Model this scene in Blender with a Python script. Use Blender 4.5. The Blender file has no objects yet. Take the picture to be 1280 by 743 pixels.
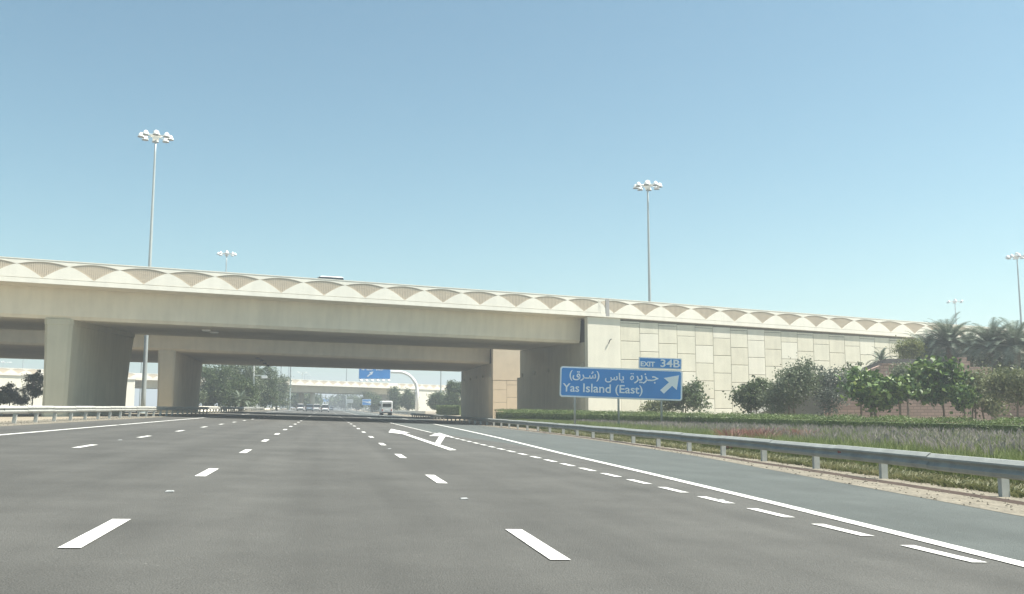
import bpy, math, random
import numpy as np
from mathutils import Vector, Matrix
random.seed(7); rng = np.random.default_rng(11)
S = bpy.context.scene; COL = S.collection
R = math.radians

# ------------------------------------------------------------ camera
F, CX, CY, HOR, CAMH = 1150.0, 640.0, 371.5, 509.5, 1.13
PITCH = math.atan((HOR-CY)/F); YAW = math.atan((CX-407.0)*math.cos(PITCH)/F)
FW = Vector((math.sin(YAW)*math.cos(PITCH), math.cos(YAW)*math.cos(PITCH), math.sin(PITCH)))
RT = Vector((math.cos(YAW), -math.sin(YAW), 0)); UP = RT.cross(FW)
EYE = Vector((0, 0, CAMH))
cd = bpy.data.cameras.new('camera'); cam = bpy.data.objects.new('camera', cd); COL.objects.link(cam)
cd.sensor_fit = 'HORIZONTAL'; cd.sensor_width = 36; cd.lens = 36*F/1280; cd.clip_start = .1; cd.clip_end = 20000
cam.matrix_world = Matrix.Translation(EYE) @ Matrix((RT, UP, -FW)).transposed().to_4x4()
S.camera = cam

# ------------------------------------------------------------ sky, sun, exposure
SUN_AZ = math.atan2(.978, -.208)      # clockwise from +Y: behind us, to the right
SUN_EL = R(60)
w = bpy.data.worlds.new('World'); S.world = w; w.use_nodes = True
nt = w.node_tree; sky = nt.nodes.new('ShaderNodeTexSky'); sky.sky_type = 'NISHITA'; sky.sun_disc = False
sky.sun_elevation = SUN_EL; sky.sun_rotation = SUN_AZ; sky.altitude = 0; sky.air_density = 1.0; sky.dust_density = 1.0; sky.ozone_density = 0.0
tint = nt.nodes.new('ShaderNodeVectorMath'); tint.operation = 'MULTIPLY'; tint.inputs[1].default_value = (.81, 1.09, 1.0)
nt.links.new(sky.outputs[0], tint.inputs[0]); nt.links.new(tint.outputs[0], nt.nodes['Background'].inputs[0]); nt.nodes['Background'].inputs[1].default_value = 0.058
sd = bpy.data.lights.new('sun', 'SUN'); sd.energy = 4.8; sd.angle = R(.55); sd.color = (1, .955, .86)
so = bpy.data.objects.new('sun', sd); COL.objects.link(so)
sv = Vector((math.sin(SUN_AZ)*math.cos(SUN_EL), math.cos(SUN_AZ)*math.cos(SUN_EL), math.sin(SUN_EL)))
so.rotation_euler = sv.to_track_quat('Z', 'Y').to_euler(); so.location = sv*60
S.view_settings.view_transform = 'Standard'; S.view_settings.look = 'None'; S.view_settings.gamma = 1
S.view_settings.exposure = 1.30

# ------------------------------------------------------------ pixel -> world
def ray(x, y): return FW + RT*((x-CX)/F) - UP*((y-CY)/F)
def at(x, y, zc): return EYE + ray(x, y)*zc
def sc(zc): return zc/F
SL = .034
def gz(X): return .44 if X < -13 else (-SL*X if X < 14 else -.476 + min(max(X-16, 0), 20)*.012)
def road(x, y, h=0.0):
    d = ray(x, y); t = -CAMH/(d.z+SL*d.x); p = EYE+d*t
    return Vector((p.x, p.y, -SL*p.x+h))
def foot(x, zc):                 # ground point under image column x at depth zc
    p = at(x, HOR, zc); return Vector((p.x, p.y, gz(p.x)))

# ------------------------------------------------------------ materials
def rgb(c): return (c[0], c[1], c[2], 1)
def mat(name, col, rough=.8, var=.12, scale=1.5, bump=0., bscale=30, metal=0., col2=None, fine=0., streak=0., spec=.3, lane=0.):
    m = bpy.data.materials.new(name); m.use_nodes = True; t = m.node_tree; N = t.nodes; L = t.links
    b = N['Principled BSDF']; b.inputs['Roughness'].default_value = rough; b.inputs['Metallic'].default_value = metal
    b.inputs['Specular IOR Level'].default_value = spec
    g = N.new('ShaderNodeNewGeometry')
    n1 = N.new('ShaderNodeTexNoise'); n1.inputs['Scale'].default_value = scale; n1.inputs['Detail'].default_value = 5; n1.inputs['Roughness'].default_value = .6
    L.new(g.outputs['Position'], n1.inputs['Vector'])
    mx = N.new('ShaderNodeMix'); mx.data_type = 'RGBA'
    a = Vector(col)*(1-var); c = Vector(col2) if col2 else Vector(col)*(1+var)
    mx.inputs[6].default_value = rgb(a); mx.inputs[7].default_value = rgb(c)
    mr = N.new('ShaderNodeMapRange'); mr.inputs[1].default_value = .3; mr.inputs[2].default_value = .7
    L.new(n1.outputs[0], mr.inputs[0]); L.new(mr.outputs[0], mx.inputs[0]); out = mx.outputs[2]
    def mul(sock, vec, lo, hi, sc_, det=3, a0=.35, a1=.65):
        nn = N.new('ShaderNodeTexNoise'); nn.inputs['Scale'].default_value = sc_; nn.inputs['Detail'].default_value = det
        if vec:
            mp = N.new('ShaderNodeMapping'); mp.inputs['Scale'].default_value = vec
            L.new(g.outputs['Position'], mp.inputs[0]); L.new(mp.outputs[0], nn.inputs['Vector'])
        else: L.new(g.outputs['Position'], nn.inputs['Vector'])
        r_ = N.new('ShaderNodeMapRange'); r_.inputs[1].default_value = a0; r_.inputs[2].default_value = a1; r_.inputs[3].default_value = lo; r_.inputs[4].default_value = hi
        L.new(nn.outputs[0], r_.inputs[0])
        v = N.new('ShaderNodeVectorMath'); v.operation = 'SCALE'; L.new(sock, v.inputs[0]); L.new(r_.outputs[0], v.inputs['Scale']); return v.outputs[0]
    if fine: out = mul(out, None, 1-fine, 1+fine, bscale*1.3, 2)
    if streak: out = mul(out, (1.6, 1.6, .12), 1-streak, 1+streak*.3, 1.0, 4)
    if lane:      # wear along the wheel tracks, plus pale and dark aggregate specks
        out = mul(out, (.9, .03, 1), 1-lane, 1+lane, 1.0, 3)
        out = mul(out, (.35, .35, .35), 1-lane*.7, 1+lane*.7, 1.0, 4)
        vo = N.new('ShaderNodeTexVoronoi'); vo.inputs['Scale'].default_value = 9; L.new(g.outputs['Position'], vo.inputs['Vector'])
        r_ = N.new('ShaderNodeMapRange'); r_.inputs[1].default_value = .05; r_.inputs[2].default_value = .12; r_.inputs[3].default_value = 1.7; r_.inputs[4].default_value = 1
        L.new(vo.outputs['Distance'], r_.inputs[0])
        nn = N.new('ShaderNodeTexWhiteNoise'); L.new(vo.outputs['Position'], nn.inputs['Vector'])
        gt = N.new('ShaderNodeMath'); gt.operation = 'GREATER_THAN'; gt.inputs[1].default_value = .82; L.new(nn.outputs[0], gt.inputs[0])
        mxf = N.new('ShaderNodeMix'); mxf.data_type = 'FLOAT'; L.new(gt.outputs[0], mxf.inputs[0]); mxf.inputs[2].default_value = 1; L.new(r_.outputs[0], mxf.inputs[3])
        v = N.new('ShaderNodeVectorMath'); v.operation = 'SCALE'; L.new(out, v.inputs[0]); L.new(mxf.outputs[0], v.inputs['Scale']); out = v.outputs[0]
    L.new(out, b.inputs['Base Color'])
    if bump:
        n2 = N.new('ShaderNodeTexNoise'); n2.inputs['Scale'].default_value = bscale; n2.inputs['Detail'].default_value = 4
        L.new(g.outputs['Position'], n2.inputs['Vector'])
        bp = N.new('ShaderNodeBump'); bp.inputs['Strength'].default_value = bump; bp.inputs['Distance'].default_value = .03
        L.new(n2.outputs[0], bp.inputs['Height']); L.new(bp.outputs[0], b.inputs['Normal'])
    return m

def leafmat(name, cols, trans=.3, rough=.55):
    m = bpy.data.materials.new(name); m.use_nodes = True; t = m.node_tree; N = t.nodes; L = t.links
    b = N['Principled BSDF']; b.inputs['Roughness'].default_value = rough; b.inputs['Specular IOR Level'].default_value = .35
    g = N.new('ShaderNodeNewGeometry'); cr = N.new('ShaderNodeValToRGB'); e = cr.color_ramp.elements
    e[0].color = rgb(cols[0]); e[1].color = rgb(cols[-1]); e[1].position = 1
    for i, c in enumerate(cols[1:-1]): x = e.new((i+1)/(len(cols)-1)); x.color = rgb(c)
    n = N.new('ShaderNodeTexNoise'); n.inputs['Scale'].default_value = .9; L.new(g.outputs['Position'], n.inputs['Vector'])
    ad = N.new('ShaderNodeMath'); ad.operation = 'MULTIPLY_ADD'; L.new(g.outputs['Random Per Island'], ad.inputs[0]); ad.inputs[1].default_value = .6
    ml = N.new('ShaderNodeMath'); ml.operation = 'MULTIPLY_ADD'; L.new(n.outputs[0], ml.inputs[0]); ml.inputs[1].default_value = 1.2; ml.inputs[2].default_value = -.4
    L.new(ml.outputs[0], ad.inputs[2]); L.new(ad.outputs[0], cr.inputs[0]); L.new(cr.outputs[0], b.inputs['Base Color'])
    tr = N.new('ShaderNodeBsdfTranslucent'); L.new(cr.outputs[0], tr.inputs[0]); mx = N.new('ShaderNodeMixShader'); mx.inputs[0].default_value = trans
    L.new(b.outputs[0], mx.inputs[1]); L.new(tr.outputs[0], mx.inputs[2]); L.new(mx.outputs[0], N['Material Output'].inputs[0])
    return m

M = {}
M['parapet'] = mat('painted_parapet', (.78, .745, .655), .75, .04, .6, .15, 18, streak=.06)
M['fan'] = mat('ribbed_tan_concrete', (.57, .49, .385), .9, .05, .8, .2, 25)
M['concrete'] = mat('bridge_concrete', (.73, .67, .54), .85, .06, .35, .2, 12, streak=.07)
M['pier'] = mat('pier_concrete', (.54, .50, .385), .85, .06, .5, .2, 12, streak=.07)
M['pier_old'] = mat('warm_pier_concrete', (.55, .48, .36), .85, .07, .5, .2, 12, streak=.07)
M['panel'] = mat('panel_concrete', (.64, .61, .50), .9, .05, .9, .5, 14, fine=.05, streak=.06)
M['panel2'] = mat('panel_concrete_pale', (.68, .65, .55), .9, .04, .7, .5, 14, fine=.04, streak=.05)
M['panel3'] = mat('panel_concrete_greyer', (.62, .585, .475), .9, .06, 1.1, .5, 14, fine=.05, streak=.08)
M['pinkpanel'] = mat('warm_panel_concrete', (.58, .48, .35), .9, .05, .9, .4, 14)
M['joint'] = mat('dark_joint_concrete', (.20, .18, .14), .95, .1)  # dark concrete core seen in the joints between wall panels
M['gap'] = mat('expansion_joint_cover', (.33, .32, .31), .7, .08)
M['asphalt'] = mat('worn_asphalt', (.078, .077, .071), .82, .12, .8, .5, 70, fine=.22, spec=.25, lane=.12)
M['shoulder'] = mat('bluish_asphalt', (.082, .092, .088), .85, .09, .7, .6, 80, fine=.26, spec=.25, lane=.06)
M['far_asphalt'] = mat('old_asphalt', (.085, .08, .07), .85, .1, .3, .2, 40)
M['paint'] = mat('road_paint', (.56, .56, .53), .7, .16, 5, .4, 60, fine=.22, col2=(.74, .73, .70))
M['paint_old'] = mat('faded_road_paint', (.40, .39, .36), .8, .2, 3, .2, 60)
M['sand'] = mat('sandy_ground', (.26, .225, .17), .95, .16, .6, .6, 9, fine=.2)
M['gravel'] = mat('rubbly_sand', (.18, .162, .128), .95, .22, 2.2, .9, 14, fine=.25)
M['soil'] = mat('planting_soil', (.16, .125, .085), .95, .2, 1.5, .8, 10, fine=.2)
M['crack'] = mat('dark_tar_edge', (.07, .05, .04), .9, .3, 4)
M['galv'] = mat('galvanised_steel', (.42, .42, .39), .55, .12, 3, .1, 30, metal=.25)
M['galv_dark'] = mat('dull_shaded_steel', (.29, .305, .29), .7, .14, 2.5, .15, 30, metal=.0, streak=.12)  # dull steel, also the shade tone of beams turned from the sun
M['concpost'] = mat('pale_steel_post', (.46, .46, .43), .6, .12, 5, metal=.2)
M['mast'] = mat('mast_steel', (.36, .40, .40), .55, .06, 1, metal=.4)
M['white'] = mat('white_enamel', (.80, .80, .78), .4, .03)
M['black'] = mat('dark_rubber', (.03, .03, .03), .8, .1)
M['darkmetal'] = mat('dark_metal', (.08, .085, .09), .5, .1, metal=.3)
M['signblue'] = mat('sign_blue', (.045, .26, .64), .45, .05, .8)
M['signwhite'] = mat('sign_white', (.80, .83, .86), .45, .03)
M['signback'] = mat('sign_aluminium', (.45, .46, .46), .5, .05, metal=.5)
M['reflector'] = mat('reflector_red', (.22, .06, .05), .5, .1)
M['brick'] = None
M['roof'] = mat('dark_roof', (.025, .024, .022), .95, .15, 2, spec=.1)
M['slope'] = mat('grey_slope_paving', (.23, .22, .19), .9, .12, 1.5, .3, 12)
M['bark'] = mat('grey_bark', (.17, .135, .10), .95, .25, 6, .6, 25)
M['palmbark'] = mat('palm_bark', (.13, .095, .065), .95, .3, 8, .8, 20)
M['glass'] = mat('dark_glass', (.03, .035, .04), .12, .05, spec=.6)
M['lampred'] = mat('tail_lamp_red', (.35, .03, .02), .4, .05)
M['carwhite'] = mat('car_paint_white', (.75, .75, .73), .3, .02, spec=.5)
M['carblue'] = mat('car_paint_grey_blue', (.22, .29, .36), .3, .03, metal=.3)
M['carsilver'] = mat('car_paint_silver', (.48, .48, .46), .3, .03, metal=.4)
M['stud'] = mat('scuffed_stud', (.30, .31, .31), .7, .2, 8)
M['fixture'] = mat('lamp_housing', (.62, .63, .62), .5, .05)
G = {}
G['dark'] = leafmat('leaves_dark_green', [(.03, .052, .022), (.058, .09, .034), (.092, .128, .05), (.15, .18, .08)])
G['grey'] = leafmat('leaves_grey_green', [(.065, .088, .05), (.10, .13, .07), (.14, .17, .10), (.20, .22, .14)])
G['blue'] = leafmat('leaves_blue_grey', [(.055, .078, .06), (.095, .12, .09), (.14, .165, .13), (.23, .25, .21)])
G['bright'] = leafmat('leaves_bright_green', [(.018, .04, .012), (.045, .095, .02), (.12, .19, .04), (.27, .33, .12)], .22, .5)  # darkest and palest leaf tones stand in for crown shade and highlights
G['olive'] = leafmat('leaves_olive', [(.065, .08, .035), (.11, .13, .055), (.16, .175, .08), (.22, .23, .12)])
G['yellow'] = leafmat('leaves_yellow_green', [(.09, .11, .03), (.16, .18, .05), (.23, .24, .09)])
G['hedge'] = leafmat('hedge_leaves', [(.05, .075, .025), (.09, .13, .04), (.14, .19, .06), (.19, .24, .09)])
G['palm'] = leafmat('palm_leaflets', [(.05, .075, .05), (.10, .135, .09), (.18, .22, .16), (.32, .36, .28)], .2)
G['grass'] = leafmat('grass_blades', [(.07, .10, .03), (.13, .17, .055), (.20, .24, .09), (.32, .32, .17)], .35, .7)
G['plume'] = leafmat('grass_plumes', [(.17, .155, .135), (.25, .225, .21), (.34, .31, .30)], .4, .9)
G['red'] = leafmat('red_flowers', [(.20, .09, .08), (.28, .13, .11), (.15, .15, .09)], .3)
G['cover'] = leafmat('ground_cover', [(.08, .095, .035), (.15, .16, .07), (.25, .22, .12)], .3)

def brickmat():
    m = bpy.data.materials.new('pink_brick'); m.use_nodes = True; t = m.node_tree; N = t.nodes; L = t.links
    b = N['Principled BSDF']; b.inputs['Roughness'].default_value = .9
    g = N.new('ShaderNodeTexCoord'); br = N.new('ShaderNodeTexBrick'); L.new(g.outputs['Object'], br.inputs['Vector'])
    mp = N.new('ShaderNodeMapping'); mp.inputs['Rotation'].default_value = (R(90), 0, 0); L.new(g.outputs['Object'], mp.inputs[0]); L.new(mp.outputs[0], br.inputs['Vector'])
    br.inputs['Scale'].default_value = 1; br.inputs['Brick Width'].default_value = .5; br.inputs['Row Height'].default_value = .21; br.inputs['Mortar Size'].default_value = .022
    br.inputs['Color1'].default_value = rgb((.47, .32, .26)); br.inputs['Color2'].default_value = rgb((.37, .255, .21)); br.inputs['Mortar'].default_value = rgb((.27, .20, .17))
    L.new(br.outputs[0], b.inputs['Base Color'])
    bp = N.new('ShaderNodeBump'); bp.inputs['Strength'].default_value = .5; bp.inputs['Distance'].default_value = .03; bp.invert = True
    L.new(br.outputs['Fac'], bp.inputs['Height']); L.new(bp.outputs[0], b.inputs['Normal'])
    return m
M['brick'] = brickmat()

# ------------------------------------------------------------ mesh builder
class MB:
    def __init__(s): s.v = []; s.f = []; s.mi = []; s.cur = 0
    def m(s, i): s.cur = i; return s
    def add(s, vs, fs):
        o = len(s.v); s.v += [tuple(v) for v in vs]; s.f += [tuple(o+i for i in f) for f in fs]; s.mi += [s.cur]*len(fs); return s
    def hexa(s, p):             # 8 points: bottom ring 0-3, top ring 4-7
        return s.add(p, [(3, 2, 1, 0), (4, 5, 6, 7), (0, 1, 5, 4), (1, 2, 6, 5), (2, 3, 7, 6), (3, 0, 4, 7)])
    def box(s, c, size, ax=(1, 0, 0), ay=(0, 1, 0), az=(0, 0, 1)):
        c, ax, ay, az = Vector(c), Vector(ax)*size[0]/2, Vector(ay)*size[1]/2, Vector(az)*size[2]/2
        return s.hexa([c-ax-ay-az, c+ax-ay-az, c+ax+ay-az, c-ax+ay-az, c-ax-ay+az, c+ax-ay+az, c+ax+ay+az, c-ax+ay+az])
    def prism(s, poly, vec):    # polygon of 3-D points swept along vec
        n = len(poly); vec = Vector(vec); a = [Vector(p) for p in poly]
        return s.add(a+[p+vec for p in a], [tuple(range(n-1, -1, -1)), tuple(range(n, 2*n))]+[(i, (i+1) % n, n+(i+1) % n, n+i) for i in range(n)])
    def loft(s, rings, cap=True, closed=True):
        n = len(rings[0]); vs = [p for r_ in rings for p in r_]; fs = []
        for k in range(len(rings)-1):
            for i in range(n if closed else n-1):
                j = (i+1) % n; fs.append((k*n+i, k*n+j, (k+1)*n+j, (k+1)*n+i))
        if cap: fs += [tuple(range(n-1, -1, -1)), tuple((len(rings)-1)*n+i for i in range(n))]
        return s.add(vs, fs)
    def tube(s, pts, rad, n=8):
        pts = [Vector(p) for p in pts]; rad = rad if hasattr(rad, '__len__') else [rad]*len(pts); rings = []
        for i, p in enumerate(pts):
            d = (pts[min(i+1, len(pts)-1)]-pts[max(i-1, 0)]).normalized()
            a = d.cross(Vector((.31, .95, .05)) if abs(d.z) > .9 else Vector((0, 0, 1))).normalized(); b = d.cross(a)
            rings.append([p+(a*math.cos(2*math.pi*k/n)+b*math.sin(2*math.pi*k/n))*rad[i] for k in range(n)])
        return s.loft(rings)
    def lathe(s, c, prof, n=12):
        c = Vector(c); return s.loft([[c+Vector((r_*math.cos(2*math.pi*k/n), r_*math.sin(2*math.pi*k/n), z)) for k in range(n)] for r_, z in prof])
    def mesh(s, name, mats, loc=(0, 0, 0), smooth=False):
        me = bpy.data.meshes.new(name); L_ = Vector(loc)
        me.from_pydata([Vector(v)-L_ for v in s.v], [], s.f)
        for m_ in (mats if isinstance(mats, (list, tuple)) else [mats]): me.materials.append(m_)
        me.polygons.foreach_set('material_index', s.mi)
        import bmesh
        bm = bmesh.new(); bm.from_mesh(me); bmesh.ops.recalc_face_normals(bm, faces=bm.faces); bm.to_mesh(me); bm.free()
        if smooth: me.polygons.foreach_set('use_smooth', [True]*len(me.polygons))
        me.update(); return me
def link(name, me, parent=None, M4=None):
    o = bpy.data.objects.new(name, me); COL.objects.link(o); o.parent = parent
    if M4 is not None: o.matrix_local = M4
    return o
def part(name, mb, mats, root, smooth=False):   # world-space geometry, parented to root (root has no rotation)
    L = Vector(root['_w']) if '_w' in root else Vector(root.location)
    o = link(name, mb.mesh(name, mats, L, smooth), root); o['_w'] = list(L); return o
def thing(name, label, cat, loc, group=None):
    o = bpy.data.objects.new(name, None); COL.objects.link(o); o.location = loc; o.empty_display_size = .3
    o['label'] = label; o['category'] = cat; o['_w'] = list(loc)
    if group: o['group'] = group
    return o
def tag(o, label, cat, group=None, kind=None):
    if label: o['label'] = label
    if cat: o['category'] = cat
    if group: o['group'] = group
    if kind: o['kind'] = kind
    return o
def solo(name, mb, mats, label, cat, group=None, loc=None, smooth=False):
    loc = Vector(loc) if loc is not None else Vector((0, 0, 0))
    o = link(name, mb.mesh(name, mats, loc, smooth)); o.location = loc; return tag(o, label, cat, group)
def struct(name, mb, mats, parent=None):
    o = link(name, mb.mesh(name, mats), parent)
    if parent is None: o['kind'] = 'structure'
    return o
def npmesh(name, V, Fc, mats, mi=None):         # equal-sized faces, numpy arrays
    me = bpy.data.meshes.new(name); k = Fc.shape[1]
    me.vertices.add(len(V)); me.vertices.foreach_set('co', np.ascontiguousarray(V, dtype=np.float32).ravel())
    me.loops.add(Fc.size); me.loops.foreach_set('vertex_index', np.ascontiguousarray(Fc, dtype=np.int32).ravel())
    me.polygons.add(len(Fc)); me.polygons.foreach_set('loop_start', np.arange(0, Fc.size, k, dtype=np.int32))
    try: me.polygons.foreach_set('loop_total', np.full(len(Fc), k, dtype=np.int32))
    except Exception: pass
    for m_ in (mats if isinstance(mats, (list, tuple)) else [mats]): me.materials.append(m_)
    if mi is not None: me.polygons.foreach_set('material_index', np.ascontiguousarray(mi, dtype=np.int32))
    me.update(calc_edges=True); return me
def leaves(P, size, aspect=.55, up=.3, var=.35, out=None):
    """one folded quad per point"""
    n = len(P); d = rng.normal(size=(n, 3)); d[:, 2] += up
    if out is not None: d += out*1.2
    nrm = d/np.linalg.norm(d, axis=1)[:, None]; t = rng.normal(size=(n, 3)); t[:, 2] -= .4; a = np.cross(nrm, t); a /= np.linalg.norm(a, axis=1)[:, None]; b = np.cross(nrm, a)
    s = size*(1+var*rng.uniform(-1, 1, n))[:, None]
    V = np.stack([P-b*s*.5, P+a*s*aspect*.5, P+b*s*.5+nrm*s*.08, P-a*s*aspect*.5], 1).reshape(-1, 3)
    return V, np.arange(4*n).reshape(n, 4)

# ------------------------------------------------------------ ground, roads, markings
def sheet(name, left, right, h, m, Ys, parent=None, extra=()):
    """strip between X=left(Y) and X=right(Y) lying h above the ground"""
    mb = MB(); rows = []
    for Y in Ys:
        a, b = left(Y), right(Y); xs = sorted([a, b]+[k for k in (-13, 14, 16, 36)+tuple(extra) if a < k < b]); rows.append((Y, xs))
    # same number of columns: resample
    for (Y0, x0), (Y1, x1) in zip(rows, rows[1:]):
        n = max(len(x0), len(x1))
        a = x0 if len(x0) == n else list(np.linspace(x0[0], x0[-1], n)); b = x1 if len(x1) == n else list(np.linspace(x1[0], x1[-1], n))
        for i in range(n-1):
            mb.add([(a[i], Y0, gz(a[i])+h), (a[i+1], Y0, gz(a[i+1])+h), (b[i+1], Y1, gz(b[i+1])+h), (b[i], Y1, gz(b[i])+h)], [(0, 1, 2, 3)])
    return struct(name, mb, m, parent)
c_ = lambda v: (lambda Y: v)
def interp(pts): xs, ys = zip(*pts); return lambda Y: float(np.interp(Y, xs, ys))
FARY = [-60, -20, 0, 20, 40, 60, 80, 120, 200, 400, 800, 1600, 3000, 6000, 9000]
sheet('ground', c_(-6000), c_(6000), 0, M['sand'], FARY)
NEAR = [-60, -10]+list(range(0, 110, 4))+[130, 160, 200, 300, 500, 1000, 2500]
lane_edge = interp([(-60, 4.6), (-12, 4.6), (7, 5.78), (8.7, 5.93), (11.3, 6.13), (18.8, 6.55), (27, 6.85), (34, 6.9), (46, 5.62), (100, 5.62)])
sheet('road', c_(-12.0), lane_edge, .008, M['asphalt'], NEAR)
shoulder_edge = interp([(-60, 7.2), (0, 7.6), (5, 8.2), (10.8, 9.05), (27, 11.35), (40, 12.4), (50, 12.95), (75, 13.4), (120, 13.6), (300, 13.7), (2500, 13.7)])
sheet('exit_road', lane_edge, shoulder_edge, .008, M['shoulder'], NEAR)
rail_r = interp([(-60, 8.6), (0, 9.9), (8, 10.7), (14, 11.3), (20, 12.0), (26, 12.5), (33, 12.95), (40, 13.4), (47, 13.75), (54, 14.0), (75, 14.3), (110, 14.5), (200, 14.6), (600, 14.7)])
sheet('gravel_verge', shoulder_edge, lambda Y: rail_r(Y)+.35, .012, M['gravel'], NEAR)
hedge_x = interp([(20, 28.0), (30, 26.0), (82, 15.6)])
sheet('planting_bed', lambda Y: rail_r(Y)+.6, lambda Y: hedge_x(Y)+1.2, .012, M['soil'], [-6]+list(range(0, 83, 4))+[83])
sheet('gravel_shoulder', c_(-15.2), c_(-12.0), .012, M['gravel'], NEAR)
sheet('opposite_road', c_(-47), c_(-27.5), .008, M['far_asphalt'], NEAR)

def mark(name, polys, m, h=.016):
    mb = MB()
    for p in polys: mb.add([(x, y, gz(x)+h) for x, y in p], [tuple(range(len(p)))])
    return struct(name, mb, m)
def bar(x, y0, y1, w_): return [(x-w_/2, y0), (x+w_/2, y0), (x+w_/2, y1), (x-w_/2, y1)]
for x, ph in ((1.82, 8.05), (-1.87, 8.55), (-5.64, 1.7)):
    for k in range(-2, 34):
        c = ph+7.42*k; mark('lane_dash', [bar(x, c-.92, c+.92, .165)], M['paint'])
def line(pts, w_, seg=6):
    f_ = interp(pts); out = []; Ys = np.arange(pts[0][0], pts[-1][0]+.01, seg)
    return [[(f_(a)-w_/2, a), (f_(a)+w_/2, a), (f_(b)+w_/2, b), (f_(b)-w_/2, b)] for a, b in zip(Ys, Ys[1:])]
mark('edge_line', [bar(-9.32, -20, 45.3, .19), bar(-9.32, 45.7, 900, .19)], M['paint'])
mark('exit_line', line([(-12, 4.6), (7, 5.78), (8.7, 5.93), (11.3, 6.13), (18.8, 6.55), (27, 6.9), (43, 7.87), (60, 8.6), (90, 9.6), (150, 10.4), (402, 10.6)], .2, 3), M['paint'])
Y = 3.0
for k in range(25):
    c = 7.55+1.64*k
    mark('exit_dash', [bar(5.45, c-.5, c+.5, .15)], M['paint'])
mark('lane_line', [bar(5.43, 48.2, 400, .12)], M['paint'])
for k in range(30): mark('exit_lane_dash', [bar(9.4, 150+12*k, 153+12*k, .15)], M['paint'])
arrow = [[road(x, y) for x, y in p] for p in (
    [(570.8, 563.6), (562, 564), (503, 543.2), (485.5, 541.2), (489, 536.8), (512.5, 541.6), (504.5, 541.6)],
    [(549.3, 557.6), (543.4, 555.2), (549.2, 546.0), (556.8, 546.0)],
    [(536, 545.6), (549, 541.7), (568, 547.6), (556.8, 546.1), (549.2, 545.9)])]
mark('turn_arrow', [[(v.x, v.y) for v in p] for p in arrow], M['paint'], .02)
for x in (-27.9, -46.5): mark('far_edge_line', [bar(x, 0, 900, .2)], M['paint'])
for x in (-31.6, -35.3, -39, -42.7):
    mark('far_lane_line', [bar(x, 7.4*k, 7.4*k+1.8, .16) for k in range(60)], M['paint'])
# tar edge along the gravel verge
mb = MB(); ys = np.arange(6, 74, 1.3); tx = interp([(0, 9.2), (12.5, 10.5), (28.6, 12.1), (40, 12.95), (55, 13.45), (80, 13.8)])
pp = [(tx(y)+.05*rng.normal(), y) for y in ys]
for (a, b), (c, d_) in zip(pp, pp[1:]):
    for h0 in (0,):
        mb.add([(a-.05, b, gz(a)+.016), (a+.05, b, gz(a)+.05), (c+.05, d_, gz(c)+.05), (c-.05, d_, gz(c)+.016), (a+.12, b, gz(a)+.014), (c+.12, d_, gz(c)+.014)], [(0, 1, 2, 3), (1, 4, 5, 2)])
struct('tar_edge', mb, M['crack'])
# road studs
for i, (x, y, lb) in enumerate(((-1.9, 12.42, 'nearest raised road stud left of the middle, between two lane dashes'), (1.79, 12.05, 'nearest raised road stud right of the middle, between two lane dashes'),
                (-5.7, 28.1, 'raised road stud on the leftmost dashed lane line'), (1.82, 26.8, 'small raised road stud below the white arrow, on the right dashed line'),
                (5.5, 12.4, 'road stud beside the short exit dashes at the right'))):
    m_ = MB().loft([[(x+sx*a, y+sy*b, gz(x)+.01+h) for sx, sy in ((-1, -1), (1, -1), (1, 1), (-1, 1))] for a, b, h in ((.05, .045, 0), (.05, .045, .008), (.035, .02, .018))])
    solo('road_stud', m_, M['stud'], lb, 'road stud', 'raised road studs on the lane lines', (x, y, gz(x)))
# loose stones on the verges
def stones(name, n, fx, y0, y1, label):
    ys = y0+(y1-y0)*rng.random(n)**1.5; V = []; Fs = []
    base = np.array([(1, 0, 0), (0, 1, 0), (-1, 0, 0), (0, -1, 0), (0, 0, .8), (.1, .1, -.4)])
    fs = [(0, 1, 4), (1, 2, 4), (2, 3, 4), (3, 0, 4), (1, 0, 5), (2, 1, 5), (3, 2, 5), (0, 3, 5)]
    for i, y in enumerate(ys):
        x = fx(y); s = rng.uniform(.008, .035); o = len(V)*1
        V += list(base*s*rng.uniform(.6, 1.3, (6, 3))+[x, y, gz(x)+.014]); Fs += [tuple(o+k for k in f) for f in fs]
    o = link(name, npmesh(name, np.array(V), np.array(Fs), M['gravel'])); o['kind'] = 'stuff'; o['label'] = label; o['category'] = 'gravel'
stones('gravel', 1100, lambda y: shoulder_edge(y)+(rail_r(y)+.5-shoulder_edge(y))*rng.random(), 5, 60, 'small stones scattered on the sandy verge under the right guardrail')
stones('gravel', 2200, lambda y: -12.2-3.2*rng.random(), 28, 80, 'rubbly stones on the pale ground under the left guardrail')

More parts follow.
